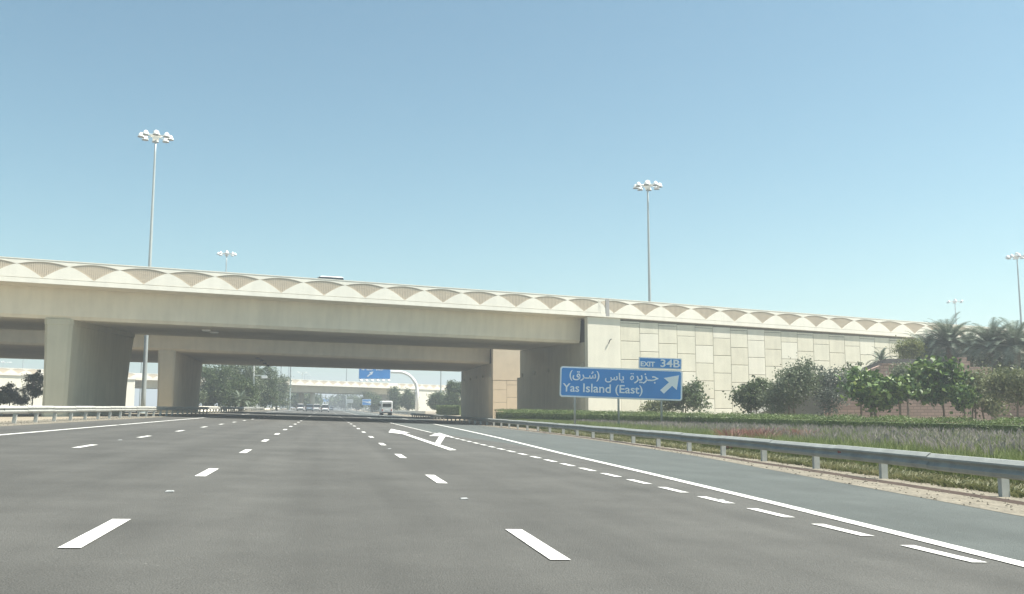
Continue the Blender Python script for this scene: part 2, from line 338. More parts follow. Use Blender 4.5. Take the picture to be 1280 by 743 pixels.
# ------------------------------------------------------------ guardrails
W = [(0, .0), (.06, .03), (.085, .09), (.02, .15), (.02, .165), (.085, .215), (.082, .245), (-.015, .312), (-.05, .315)]
def guardrail(label, pathf, Ys, posts, side, zb, cat='guardrail', lean=0., post_m='concpost'):
    """side=+1: beam faces +X (towards the road from the left)"""
    x0 = pathf(Ys[0]); rt = thing('guardrail', label, cat, (x0, Ys[0], gz(x0)))
    seg = 0
    step = 4.0; y = Ys[0]; k = 0
    while y < Ys[1]:
        y2 = min(y+step+.12, Ys[1]+.12); mb = MB(); rings = []
        off = .012 if k % 2 else 0.0
        for yy in (y, y2):
            x = pathf(yy); rings.append([(x+side*(.11+a+off), yy, gz(x)+zb+b+off) for a, b in W]+[(x+side*(.105+a+off), yy, gz(x)+zb+b+off) for a, b in W[::-1]])
        mb.loft(rings); part('beam', mb, M['galv'] if side > 0 else M['galv_dark'], rt); y += step; k += 1  # beams facing away from the sun get their shade as darker steel
    for yy in posts:
        x = pathf(yy); g0 = gz(x)
        mb = MB(); h = zb+.26
        # C-section post
        for cx, sx, cy, sy in ((0, .15, -.045, .012), (-side*.07, .012, 0, .09), (side*.07, .012, 0, .09)):
            mb.hexa([(x+cx-sx/2, yy+cy-sy/2, g0-.1), (x+cx+sx/2, yy+cy-sy/2, g0-.1), (x+cx+sx/2, yy+cy+sy/2, g0-.1), (x+cx-sx/2, yy+cy+sy/2, g0-.1),
                     (x+cx-sx/2+lean, yy+cy-sy/2, g0+h), (x+cx+sx/2+lean, yy+cy-sy/2, g0+h), (x+cx+sx/2+lean, yy+cy+sy/2, g0+h), (x+cx-sx/2+lean, yy+cy+sy/2, g0+h)])
        po = part('post', mb, M[post_m], rt)
        part('spacer', MB().box((x+side*.075, yy, g0+zb+.155), (.07, .09, .2)), M['galv_dark'], rt)
    return rt
pr = [6.4, 10.1, 13.9, 18.1, 21.5, 24.9, 28.2, 31.6, 35.4, 39.2, 43.0, 46.8, 50.4]+[54+3.6*k for k in range(0, 30)]
g1 = guardrail('long grey steel guardrail along the gravel verge on the right', rail_r, (-20, 160), [p for p in pr], -1, .33)
pl = [28+2.95*k for k in range(-6, 60)]
rl = c_(-12.95)
g2 = guardrail('sunlit steel guardrail along the left edge of the road with leaning posts', rl, (0, 240), pl, 1, .44, lean=.07, post_m='galv')
for yy in (19.9, 12.4):
    x = rail_r(yy); part('reflector', MB().box((x-.155, yy, gz(x)+.49), (.02, .13, .1)), M['reflector'], g1)
for yy in (41, 63):
    part('reflector', MB().box((-12.95+.16, yy, gz(-13)+.6), (.02, .1, .08)), M['darkmetal'], g2)
guardrail('guardrail beside the far exit road beyond the second bridge', c_(16.2), (170, 420), list(np.arange(170, 420, 8)), -1, .4)
guardrail('guardrail along the far side of the median behind the left piers', c_(-26.4), (20, 240), list(np.arange(20, 240, 4)), -1, .44)

# ------------------------------------------------------------ bridges
D = Vector((.97757882, .21056981, 0)); NB = Vector((-D.y, D.x, 0))       # NB points away from us
O1 = Vector((-.692, 75.926, 0))
def W3(u, v, z, slope=0.): return O1+D*u+NB*v+Vector((0, 0, z+slope*u))
SK = .2154                                # ends run parallel to the road, not square to the deck
def strip(mb, sec0, sec1, u0, u1, k0=0, k1=0, vb=0.):        # section lists of (v,z) at the two ends
    a = [W3(u0+k0*SK*(v-vb), v, z) for v, z in sec0]; b = [W3(u1+k1*SK*(v-vb), v, z) for v, z in sec1]; return mb.loft([a, b])
def curve_pts(P, base=1.31, tip=.37, apex=.12, n=10):
    """outline of one ribbed fan in a bay of width P (x from -P/2..P/2, z measured down from the parapet top)"""
    top = []; 
    for i in range(n+1):
        t = -1+2*i/n; top.append((t*P*.495, -(apex+(tip-apex)*abs(t)**1.9)))
    low = []
    for i in range(1, n):
        t = i/n; x = P*.495*(1-t); z = tip+(base-tip)*(t**1.35); low.append((x, -z))
    return top, low
def fan_mesh(P, ribs, hgt=1.7):
    top, low = curve_pts(P); mb = MB()
    poly = top+low+[(0, -1.31)]+[(-x, z) for x, z in low[::-1]]
    mb.prism([(x, .055, z) for x, z in poly], (0, .02, 0))
    tops = lambda x: float(np.interp(x, [p[0] for p in top], [p[1] for p in top]))
    lowx = [0]+[p[0] for p in low[::-1]]+[P*.495]; lowz = [-1.31]+[p[1] for p in low[::-1]]+[-.37]
    for i in range(ribs):
        x = -P*.46+P*.92*i/(ribs-1); zt = tops(x)-.01; zb_ = float(np.interp(abs(x), lowx, lowz))+.02
        if zt-zb_ > .05: mb.box((x, .045, (zt+zb_)/2), (P*.92/ribs*.5, .03, zt-zb_))
    return mb.mesh('ribbed_fan', M['fan'])
def arch_mesh(P, hgt=1.7, last=False):
    top, low = curve_pts(P); mb = MB(); th = (0, .055, 0)
    # upper band above the fan (convex pieces, stitched strip)
    n = len(top)
    for i in range(n-1):
        (x0, z0), (x1, z1) = top[i], top[i+1]
        mb.prism([(x0, 0, z0), (x1, 0, z1), (x1, 0, 0), (x0, 0, 0)], th)
    lowr = [(P*.495, -.37)]+low+[(0, -1.31)]
    for sgn in (1, -1):
        for i in range(len(lowr)-1):
            (x0, z0), (x1, z1) = lowr[i], lowr[i+1]
            mb.prism([(sgn*x0, 0, z0), (sgn*x1, 0, z1), (sgn*x1, 0, -1.33), (sgn*x0, 0, -1.33)], th)
    for sgn in (1, -1): mb.box((sgn*P*.4975, .0275, -.665), (P*.005, .055, 1.33))
    mb.box((0, .0175, -1.5325), (P, .075, .335)); mb.box((0, .04, .03), (P, .12, .06)); 
    return mb.mesh('arch_panel', M['parapet'])
P1 = 3.42
me_fan, me_arch = fan_mesh(P1, 23), arch_mesh(P1); me_fan_far = fan_mesh(P1, 7)
def bay(root, org, u, z, slope, fan, mesh_arch, dirv, scale=1.):
    a = (dirv+Vector((0, 0, slope))).normalized(); nb = Vector((-dirv.y, dirv.x, 0)); upv = a.cross(nb)
    if upv.z < 0: upv = -upv
    Mx = Matrix((a, nb, upv)).transposed().to_4x4(); p = org+dirv*u+Vector((0, 0, z))
    loc = Matrix.Translation(p-Vector(root['_w'])) @ Mx
    o = link('arch_panel', mesh_arch, root, loc); f = link('ribbed_fan', fan, root, loc); return o, f
def top1(u): return 11.51-.0136*u if u < 26.8 else 11.145-.0190*(u-26.8)

U0, U1 = -61.0, 26.55
def sof1(u, v): return 7.47-.0136*u+.036*(v-2.3)
b1 = thing('road_bridge', 'nearest concrete overpass spanning the whole road, with ribbed fan pattern on its parapet', 'bridge', W3(0, 15, gz(0)))
def sec_girder(u): return [(2.0, 9.55-.0136*u), (2.32, sof1(u, 2.3)+.25), (2.55, sof1(u, 2.3)), (28.6, sof1(u, 28.6)), (29, sof1(u, 29)+.25), (29.3, 10.2-.0136*u), (29.3, 10.3-.0136*u), (2.0, 9.75-.0136*u)]
g_ = MB(); strip(g_, sec_girder(U0), sec_girder(25.0), U0, 24.55, 0, 1); part('girder', g_, M['concrete'], b1)
def sec_slab(u): return [(.08, 9.79-.0136*u), (2.0, 9.752-.0136*u), (29.3, 10.302-.0136*u), (31.4, 10.35-.0136*u), (31.4, 10.7-.0136*u), (.08, 10.3-.0136*u)]
g_ = MB(); strip(g_, sec_slab(U0), sec_slab(U1), U0, U1, 0, 1); part('deck_slab', g_, M['concrete'], b1)
g_ = MB(); strip(g_, [(.08, 10.302-.0136*U0), (.08, top1(U0)), (.38, top1(U0)), (.38, 10.302-.0136*U0)], [(.08, 10.302-.0136*U1), (.08, top1(U1)), (.38, top1(U1)), (.38, 10.302-.0136*U1)], U0, U1)
part('parapet', g_, M['parapet'], b1)
g_ = MB(); strip(g_, [(31.1, 10.7-.0136*U0), (31.1, top1(U0)+.6), (31.4, top1(U0)+.6), (31.4, 10.7-.0136*U0)], [(31.1, 10.7-.0136*U1), (31.1, top1(U1)+.6), (31.4, top1(U1)+.6), (31.4, 10.7-.0136*U1)], U0, U1, 0, 1)
part('parapet', g_, M['parapet'], b1)
cusps = [.37+P1*k for k in range(-18, 8)]
for u in cusps:
    if u+P1/2 <= U1: bay(b1, O1, u, top1(u), -.0136, me_fan, me_arch, D)
# last, clipped bay before the expansion joint: plain upstand
uu = max(u for u in cusps if u+P1/2 <= U1)+P1/2
g_ = MB(); strip(g_, [(0.02, 9.8-.0136*uu), (0.02, top1(uu)), (.078, top1(uu)), (.078, 9.8-.0136*uu)], [(0.02, 9.8-.0136*U1), (0.02, top1(U1)), (.078, top1(U1)), (.078, 9.8-.0136*U1)], uu, U1); part('end_panel', g_, M['parapet'], b1)
# half fan on that end panel
g_ = MB(); n = 8; w_ = U1-uu
pts = [(0.03, -.34), (w_*.5, -.22), (w_, -.15), (w_, -.95), (w_*.5, -.55)]
g_.prism([W3(uu+x, .0, top1(uu+x)+z) for x, z in pts], NB*.018); part('ribbed_fan', g_, M['fan'], b1)
g_ = MB(); strip(g_, [(-.03, 9.55), (-.03, top1(26.6)+.03), (.3, top1(26.6)+.03), (.3, 9.55)], [(-.03, 9.55), (-.03, top1(26.9)+.03), (.3, top1(26.9)+.03), (.3, 9.55)], 26.57, 26.93); part('expansion_joint', g_, M['gap'], b1)

# piers
def wall_pier(label, u, v, wd, top, Ltop, Lbot, mm, flare=.14, k=0.):
    """wall pier: narrow end faces us, long side runs along the road"""
    c = W3(u, v, 0); gx = gz(c.x); rt = thing('bridge_pier', label, 'bridge pier', (c.x, c.y+Ltop/2, gx))
    ex = D; ey = Vector((0, 1, 0))
    def ring(z, w, y0, y1, ch=.22, k=0.):
        w2 = w/2; p = [(-w2, y0+ch), (-w2+ch, y0), (w2-ch, y0), (w2, y0+ch), (w2, y1-ch), (w2-ch, y1), (-w2+ch, y1), (-w2, y1-ch)]
        return [c+ex*a+ey*b+Vector((0, 0, z+k*b)) for a, b in p]
    H = top
    mb = MB(); levels = [gx-.5, gx+H*.3, gx+H*.6, gx+H*.85, H-.45]
    rings = []
    for z in levels:
        t = max(0, (z-gx)/(H-gx)); rings.append(ring(z, wd+flare*2*t**2-.0, -flare*t**2, Lbot+(Ltop-Lbot)*t**2, k=k*t))
    mb.loft(rings); part('shaft', mb, mm, rt)
    mb = MB(); mb.loft([ring(H-.449, wd+flare*2-.05, -flare+.03, Ltop-.03, k=k), ring(H-.40, wd+flare*2+.01, -flare-.005, Ltop+.01, k=k), ring(H+.012, wd+flare*2+.03, -flare-.01, Ltop+.03, k=k)]); part('pier_cap', mb, mm, rt)
    mb = MB()
    for k in range(1, 5):
        mb.box(c+ex*(wd/2+.0)+ey*(Lbot*k/5)+Vector((0, 0, (gx+H*.75)/2)), (.03, .08, H*.75-gx))
    part('groove_strip', mb, M['joint'] if False else mm, rt)
    return rt
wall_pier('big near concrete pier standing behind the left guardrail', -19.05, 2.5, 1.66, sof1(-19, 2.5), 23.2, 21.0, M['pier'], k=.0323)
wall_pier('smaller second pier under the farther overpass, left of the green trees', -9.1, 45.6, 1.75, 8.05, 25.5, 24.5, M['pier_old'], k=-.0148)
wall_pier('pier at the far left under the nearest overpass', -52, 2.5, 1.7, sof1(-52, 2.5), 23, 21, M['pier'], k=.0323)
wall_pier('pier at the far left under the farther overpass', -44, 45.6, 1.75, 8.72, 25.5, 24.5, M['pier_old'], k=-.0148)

# abutments
def abutment(label, cx, y0, y1, ztop, zback, mm, u_w):
    rt = thing('bridge_abutment', label, 'abutment', (cx, (y0+y1)/2, gz(cx)))
    mb = MB(); r_ = 1.5; pts = []
    for k in range(9):
        a = math.pi+math.pi/2*k/8; pts.append((cx+r_+r_*math.cos(a), y0+r_+r_*math.sin(a)))
    pts += [(cx+4.5, y0+1.4), (cx+4.5, y1-.5)]
    for k in range(9):
        a = math.pi/2+math.pi/2*k/8; pts.append((cx+r_+r_*math.cos(a), y1-r_+r_*math.sin(a)))
    mb.loft([[Vector((x, y, z)) for x, y in pts] for z in (-.9, ztop)]); o = part('stem', mb, mm, rt)
    za, zb_ = zback+.03, zback+.03+u_w*(y1-y0-2.2)
    mb = MB(); mb.hexa([(cx+.45, y0+1.2, ztop), (cx+4.4, y0+1.6, ztop), (cx+4.4, y1-1.0, ztop), (cx+.45, y1-1.0, ztop), (cx+.45, y0+1.2, za), (cx+4.4, y0+1.6, za), (cx+4.4, y1-1.0, zb_), (cx+.45, y1-1.0, zb_)]); part('back_wall', mb, mm, rt)
    # bearing blocks between stem and girder
    for k in range(5):
        y = y0+2.2+(y1-y0-4.5)*k/4; part('bearing_block', MB().box((cx+.45, y, ztop+.25), (.3, 1.1, .5)), mm, rt)
    return rt
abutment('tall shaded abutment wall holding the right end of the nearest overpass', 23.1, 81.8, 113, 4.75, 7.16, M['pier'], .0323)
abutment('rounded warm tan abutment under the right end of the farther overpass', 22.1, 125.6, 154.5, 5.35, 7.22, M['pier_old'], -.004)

# ramps with panel faced retaining walls
PW, PH = 2.08, 1.72
def ramp(label, v0, u_a, pil_w, top_f, par_h, zpan_top, ncol, first_u, mm, phase, vdepth, uend, mats, zmin=-.5, pil_col=None, bays=True, u_bay=None, pil_z0=-.9):
    rt = thing('retaining_wall', label, 'retaining wall', W3(u_a, v0, 0))
    a, b = u_a, uend
    def sec(u, z0): t = top_f(u); return [(v0+.35, z0), (v0+.35, t-1.2), (v0+vdepth-.35, t-1.2), (v0+vdepth-.35, z0)]
    mb = MB(); strip(mb, sec(a+.4, -.9), sec(b, -.9), a+.4, b, 1, 0, v0); part('wall_core', mb, M['joint'], rt)
    mb = MB(); strip(mb, [(v0+.08, top_f(a)-1.2+.002), (v0+.08, top_f(a)), (v0+.38, top_f(a)), (v0+.38, top_f(a)-1.19)], [(v0+.08, top_f(b)-1.19), (v0+.08, top_f(b)), (v0+.38, top_f(b)), (v0+.38, top_f(b)-1.19)], a+.05, b); part('parapet', mb, M['parapet'], rt)
    mb = MB(); strip(mb, [(v0+.08, top_f(a)-par_h), (v0+.08, top_f(a)-1.205), (v0+.345, top_f(a)-1.205), (v0+.345, top_f(a)-par_h)], [(v0+.08, top_f(b)-par_h), (v0+.08, top_f(b)-1.205), (v0+.345, top_f(b)-1.205), (v0+.345, top_f(b)-par_h)], a+.05, b); part('coping', mb, M['parapet'], rt)
    mb = MB(); strip(mb, [(v0+vdepth-.33, top_f(a)-1.19), (v0+vdepth-.33, top_f(a)), (v0+vdepth-.02, top_f(a)), (v0+vdepth-.02, top_f(a)-1.19)], [(v0+vdepth-.33, top_f(b)-1.19), (v0+vdepth-.33, top_f(b)), (v0+vdepth-.02, top_f(b)), (v0+vdepth-.02, top_f(b)-1.19)], a+.05, b, 1, 0, v0); part('parapet', mb, M['parapet'], rt)
    # pilaster
    zt = top_f(a)-par_h-.05
    mb = MB(); mb.box(W3(a+pil_w/2, v0+.45, (zt+pil_z0)/2), (pil_w, .6, zt-pil_z0), D, NB); part('pilaster', mb, pil_col or mm, rt)
    # panels
    full = {}
    for i, mname in enumerate(mats):
        m_ = MB(); m_.loft([[(x*(PW/2-.014-e), y, z*(PH/2-.026-e)) for x, z in ((-1, -1), (1, -1), (1, 1), (-1, 1))] for y, e in ((.12, 0), (.02, 0), (0, .02))]); full[i] = m_.mesh('wall_panel', mname)
    Mx = Matrix((D, NB, Vector((0, 0, 1)))).transposed().to_4x4(); rw = Vector(rt['_w'])
    for c in range(ncol):
        uc = first_u+PW*(c+.5); tp = zpan_top(uc)
        z = phase(c); rows = []
        while z < tp-.12:
            rows.append((z, min(z+PH, tp))); z += PH
        z = phase(c)
        while z > zmin:
            rows.append((z-PH, z)); z -= PH
        for za, zb_ in rows:
            k = random.randrange(len(mats))
            if zb_-za > PH-.01:
                link('wall_panel', full[k], rt, Matrix.Translation(W3(uc, v0+.17, (za+zb_)/2)-rw) @ Mx)
            else:
                hh = (zb_-za)/2-.02; m_ = MB(); m_.box((0, .06, 0), (PW-.044, .12, 2*hh)); link('wall_panel', m_.mesh('wall_panel', mats[k]), rt, Matrix.Translation(W3(uc, v0+.17, (za+zb_)/2)-rw) @ Mx)
    if bays:
        u = u_bay
        while u+P1/2 < uend:
            bay(rt, O1+NB*v0, u, top_f(u), -.019, me_fan, me_arch, D); u += P1
    return rt
def ph1(c): return {0: 7.28, 1: 8.06, 2: 7.17, 3: 7.96}[c % 4]-(c//4)*.17
r1 = ramp('cream retaining wall of staggered concrete panels right of the nearest overpass', 0, 24.72, 3.46, top1, 1.72, lambda u: top1(u)-1.72-.22, 32, 28.2, M['panel2'], ph1, 31, 128, (M['panel'], M['panel2'], M['panel3'], M['panel']), u_bay=27.4+P1*.02+.0)
b_ = MB(); b_.tube([W3(26.9, .12, 7.02), W3(26.95, .0, 7.3), W3(27.1, -.05, 7.42)], .05, 6); part('cable_hook', b_, M['darkmetal'], r1)
# second bridge
V2 = 43.0
def sof2(u, v): n = 7.85-.0195*u; f = 7.6-.0125*u; return n+(f-n)*(v-45.3)/28.7
def top2(u): return 12.05-.0165*u
b2 = thing('road_bridge', 'second overpass directly behind the nearest one, seen only from below', 'bridge', W3(0, V2+15, gz(0)))
Ua, Ub = -75., 33.2
def sg2(u): return [(V2+2, 10.2-.0165*u), (V2+2.32, sof2(u, 45.3)+.25), (V2+2.55, sof2(u, 45.3)), (V2+30.5, sof2(u, 73.5)), (V2+31, sof2(u, 74)+.25), (V2+31.3, 10.2-.0165*u)]
g_ = MB(); strip(g_, sg2(Ua), sg2(Ub), Ua, Ub-.3, 0, 1, V2); part('girder', g_, M['pier_old'], b2)
def ss2(u): return [(V2+.08, 10.25-.0165*u), (V2+2.0, 10.202-.0165*u), (V2+31.3, 10.202-.0165*u), (V2+33, 10.25-.0165*u), (V2+33, 10.75-.0165*u), (V2+.08, 10.75-.0165*u)]
g_ = MB(); strip(g_, ss2(Ua), ss2(Ub), Ua, Ub-.02, 0, 1, V2); part('deck_slab', g_, M['concrete'], b2)
for vv in (V2+.08, V2+32.6):
    g_ = MB(); strip(g_, [(vv, 10.752-.0165*Ua), (vv, top2(Ua)), (vv+.3, top2(Ua)), (vv+.3, 10.752-.0165*Ua)], [(vv, 10.752-.0165*Ub), (vv, top2(Ub)), (vv+.3, top2(Ub)), (vv+.3, 10.752-.0165*Ub)], Ua, Ub-.02, 0, 1, V2); part('parapet', g_, M['parapet'], b2)
for k in range(-21, 9): bay(b2, O1+NB*V2, 1.2+P1*k, top2(1.2+P1*k), -.0165, me_fan, me_arch, D)
ramp('warm tan retaining wall of the farther overpass, seen in the gap under the near one', V2, 33.0, 4.1, lambda u: top2(u), 1.72, lambda u: 4.85 if u < 37.2 else top2(u)-1.95, 6, 33.0, M['pinkpanel'], lambda c: (3.54, 2.5)[c % 2], 33, 128, (M['pinkpanel'],), bays=False, pil_z0=4.87)

# far bridge (crosses at a slant)
A3 = Vector((-77.95, 244.63, 0)); B3 = Vector((42.21, 324.45, 0)); D3 = (B3-A3).normalized(); N3 = Vector((-D3.y, D3.x, 0))
def w3(u, v, z): return A3+D3*u+N3*v+Vector((0, 0, z))
s3 = -(10.72-8.85)/(B3-A3).length
def t3(u): return 10.72+s3*u
uL = (at(180, HOR, 249)-A3).dot(D3); uR = (at(487, HOR, 307)-A3).dot(D3)
def strip3(mb, s0, s1, u0, u1): return mb.loft([[w3(u0, v, z+t3(u0)) for v, z in s0], [w3(u1, v, z+t3(u1)) for v, z in s1]])
b3 = thing('road_bridge', 'distant overpass crossing at a slant beyond the two near ones', 'bridge', w3((uL+uR)/2, 8, 0))
sec = [(2.0, -1.9), (2.4, -3.75), (13.6, -3.75), (14, -1.9)]; g_ = MB(); strip3(g_, sec, sec, uL, uR); part('girder', g_, M['pier'], b3)
sec = [(.08, -1.8), (.08, -1.2), (16, -1.2), (16, -1.8), (14, -1.89), (2, -1.89)]; g_ = MB(); strip3(g_, sec, sec, uL-3, uR+3); part('deck_slab', g_, M['concrete'], b3)
for v in (.08, 15.7):
    sec = [(v, -1.198), (v, 0), (v+.3, 0), (v+.3, -1.198)]; g_ = MB(); strip3(g_, sec, sec, uL-3, uR+3); part('parapet', g_, M['parapet'], b3)
for uu3 in np.arange(uL+(uR-uL)/3, uR-1, (uR-uL)/3):
    for v in (4.5, 11):
        g_ = MB(); g_.tube([w3(uu3, v, -.4), w3(uu3, v, t3(uu3)-3.76)], .8, 12); part('column', g_, M['pier'], b3, True)
k = 0
while uL+1.7+P1*k < uR: bay(b3, A3, uL+1.7+P1*k, t3(uL+1.7+P1*k), s3, me_fan_far, me_arch, D3); k += 1
for lb, ua, ub, phs in (('sunlit pale retaining wall of the distant overpass seen at the far left', uL-150, uL-3.02, 0), ('cream retaining wall of the distant overpass behind the round trees', uR+3.02, uR+130, 1)):
    rt = thing('retaining_wall', lb, 'retaining wall', w3((ua+ub)/2, 0, 0))
    sec0 = lambda u: [(.3, -.9-t3(u)), (.3, -1.2), (15.6, -1.2), (15.6, -.9-t3(u))]
    g_ = MB(); g_.loft([[w3(ua, v, z+t3(ua)) for v, z in sec0(ua)], [w3(ub, v, z+t3(ub)) for v, z in sec0(ub)]]); part('wall_core', g_, M['panel2'], rt)
    for v in (.08, 15.7):
        sec = [(v, -1.72), (v, 0), (v+.3, 0), (v+.3, -1.19), (v+.2, -1.72)] if v < 1 else [(v, -1.19), (v, 0), (v+.3, 0), (v+.3, -1.19)]
        g_ = MB(); strip3(g_, sec, sec, ua, ub); part('parapet', g_, M['parapet'], rt)
    n_ = 0; u = (ub-1.72) if phs == 0 else (ua+1.72)
    while ua < u < ub and n_ < 30: bay(rt, A3, u, t3(u), s3, me_fan_far, me_arch, D3); u += P1*(-1 if phs == 0 else 1); n_ += 1

# lights and drain boxes under the decks
def under(name, label, x, y, v, size, m_, sof, cat):
    d = ray(x, y); n = NB; t = ((O1+NB*v)-EYE).dot(n)/d.dot(n); p = EYE+d*t; u = (p-O1).dot(D)
    p.z = sof(u, v)-size[2]/2-.002
    mb = MB().loft([[p+D*a*sx/2+NB*b*sy/2+Vector((0, 0, z)) for a, b in ((-1, -1), (1, -1), (1, 1), (-1, 1))] for sx, sy, z in ((size[0]*.7, size[1]*.7, -size[2]/2), (size[0], size[1], -size[2]*.2), (size[0], size[1], size[2]/2))])
    solo(name, mb, m_, label, cat, None, p)
under('underpass_light', 'left of two pale lamps fixed under the nearest overpass', 258, 408, 9, (.7, .35, .16), M['white'], sof1, 'lamp')
under('underpass_light', 'right of two pale lamps fixed under the nearest overpass', 268, 412, 12.5, (.7, .35, .16), M['white'], sof1, 'lamp')
for i, (x, y, v) in enumerate(((322, 445, 52), (327, 449, 57), (331, 453, 63), (335, 456, 69))):
    under('drain_box', ('first', 'second', 'third', 'last')[i]+' from the near edge in the row of dark boxes under the second overpass', x, y, v, (.45, .4, .22), M['darkmetal'], sof2, 'box')

# ------------------------------------------------------------ lighting masts
def mast(label, x, y, zc, nlamp=8, rr=1.55, phase=.2, rb=.27, detail=True):
    tp = at(x, y, zc); gx = gz(tp.x); H = tp.z-gx
    rt = thing('lighting_mast', label, 'lighting mast', (tp.x, tp.y, gx), 'tall lighting masts with rings of lamps')
    b = Vector((tp.x, tp.y, gx))
    n = 14; pts = [b+Vector((0, 0, -.2+(H-.1)*i/n)) for i in range(n+1)]; part('pole', MB().tube(pts, [rb*(1-.62*i/n) for i in range(n+1)], 12), M['mast'], rt, True)
    part('base_plate', MB().lathe(b, [(rb+.25, -.1), (rb+.25, .06), (rb+.02, .12)], 16), M['mast'], rt)
    t = b+Vector((0, 0, H))
    part('head_ring', MB().lathe(t, [(.05, -.75), (.34, -.7), (.42, -.35), (.62, -.28), (.62, -.1), (.35, .02), (.32, .38), (.1, .5)], 16), M['fixture'], rt)
    for k in range(nlamp):
        a = phase+2*math.pi*k/nlamp; c = t+Vector((math.cos(a)*rr, math.sin(a)*rr, -.28)); q = t+Vector((math.cos(a)*.55, math.sin(a)*.55, -.2))
        la = part('lamp', MB().lathe(c, [(.36, -.24), (.37, -.19), (.33, -.05), (.24, .17), (.12, .30), (.03, .33)], 14), M['white'], rt, True)
        if detail:
            lens = MB().lathe(c, [(.30, -.27), (.39, -.26), (.39, -.235), (.30, -.235)], 14); part('lamp_rim', lens, M['darkmetal'], la)
            part('bracket', MB().tube([q, c+Vector((0, 0, -.1))], .06, 6), M['mast'], rt)
    return rt
mast('tallest lighting mast rising behind the left end of the nearest overpass', 195, 168, 109, rr=1.62)
mast('lighting mast rising above the right end of the overpass, over the road sign', 809.5, 230, 121, phase=.35)
mast('short looking lighting mast just above the parapet, right of the tallest one', 283.5, 316, 208, phase=.1, rb=.28, rr=1.8)
mast('lighting mast at the right edge of the view behind the palms', 1271, 319, 170, phase=.3)
mast('smallest lighting mast above the palms at the right', 1193.5, 376, 255, nlamp=6, rr=1.9, phase=0)
mast('distant lighting mast whose lamps show just under the overpasses at the far left', 4, 452.5, 490, rr=3.6, phase=.1, nlamp=8)
for i, (x, zc, lb) in enumerate(((31, 420, 'thin distant mast just left of the big pier'), (353.5, 340, 'leftmost thin mast above the distant overpass'), (362.5, 420, 'middle thin mast above the distant overpass'),
    (366.3, 262, 'thin pale mast standing at the median in front of the distant overpass'), (434.5, 380, 'thin mast above the distant overpass left of the blue gantry sign'),
    (552, 300, 'dark thin mast between the gantry arch and the tan abutment'), (180.5, 300, 'thin distant mast right behind the gap beside the big pier'))):
    mast(lb, x, HOR-33*F/zc, zc, 6, 1.5, .3*i, .26, detail=False)
# double arm street lights receding beyond the distant overpass
for i, (x, y, zc) in enumerate(((378, 465.5, 300), (381, 468, 360), (384, 470.5, 430), (386.5, 472.5, 510))):
    tp = at(x, y, zc); b = Vector((tp.x, tp.y, gz(tp.x))); H = tp.z-b.z
    rt = thing('street_light', ('nearest', 'second', 'third', 'farthest')[i]+' of the double headed street lights receding beyond the distant overpass', 'street light', b, 'double headed street lights in the far median')
    part('pole', MB().tube([b, b+Vector((0, 0, H*.5)), b+Vector((0, 0, H))], [.12, .09, .06], 8), M['mast'], rt)
    for s_ in (-1, 1):
        part('arm', MB().tube([b+Vector((0, 0, H-.3)), b+Vector((s_*1.1, 0, H))], .05, 6), M['mast'], rt)
        part('lamp', MB().loft([[b+Vector((s_*1.3+a*.4*k, c2*.2*k, H+z)) for a, c2 in ((-1, -1), (1, -1), (1, 1), (-1, 1))] for k, z in ((.9, -.06), (1, 0), (.6, .1))]), M['fixture'], rt)

# ------------------------------------------------------------ road signs
def text_mesh(s, m_, size, offset=0., depth=.004):
    c = bpy.data.curves.new('lettering', 'FONT'); c.body = s; c.size = size; c.offset = offset; c.extrude = depth; c.resolution_u = 6
    o = bpy.data.objects.new('lettering', c); COL.objects.link(o)
    me = bpy.data.meshes.new_from_object(o.evaluated_get(bpy.context.evaluated_depsgraph_get())); bpy.data.objects.remove(o)
    me.materials.clear(); me.materials.append(m_); me.name = 'lettering'; return me
def fit_text(name, s, root, Mx, x0, x1, z0, z1, m_, y=-.012, bold=.02):
    me = text_mesh(s, m_, 1.0, bold); n = len(me.vertices); v = np.zeros(n*3); me.vertices.foreach_get('co', v); v = v.reshape(-1, 3)
    mn, mxx = v.min(0), v.max(0); k = [(x1-x0)/(mxx[0]-mn[0]), (z1-z0)/(mxx[1]-mn[1])]
    w_ = np.empty_like(v); w_[:, 0] = x0+(v[:, 0]-mn[0])*k[0]; w_[:, 2] = z0+(v[:, 1]-mn[1])*k[1]; w_[:, 1] = y-v[:, 2]
    me.vertices.foreach_set('co', w_.ravel()); me.update(); return link(name, me, root, Mx)
def rrect(x0, x1, z0, z1, r_, n=5):
    out = []
    for cx, cz, a0 in ((x1-r_, z1-r_, 0), (x0+r_, z1-r_, 90), (x0+r_, z0+r_, 180), (x1-r_, z0+r_, 270)):
        for k in range(n+1): a = R(a0+90*k/n); out.append((cx+r_*math.cos(a), cz+r_*math.sin(a)))
    return out
def plate(x0, x1, z0, z1, y0, y1, r_=.1): return MB().prism([(x, y0, z) for x, z in rrect(x0, x1, z0, z1, r_)], (0, y1-y0, 0))
ZS = 56.5; QS = ZS/50
TL, TR = at(700.3, 457.8, ZS), at(853.3, 463.2, ZS)
ax = (TR-TL); SW = ax.length/QS; ax.normalize(); az = Vector((0, 0, 1)); az = (az-ax*az.dot(ax)).normalized(); ay = az.cross(ax); SH = 1.66
Ms = Matrix((ax, ay, az)).transposed().to_4x4()
foot_s = foot(775, ZS)
rt = thing('road_sign', 'blue exit sign for Yas Island (East) on steel posts behind the right guardrail', 'road sign', foot_s)
Mx = Matrix.Translation(TL-Vector(foot_s)) @ Ms @ Matrix.Scale(QS, 4)        # local: x right, z up, origin at the top-left corner
def sp(name, mb, m_, parent=rt): return link(name, mb.mesh(name, m_), parent, Mx)
sp('sign_back', plate(0, SW, -SH, 0, 0, .05, .14), M['signback'])
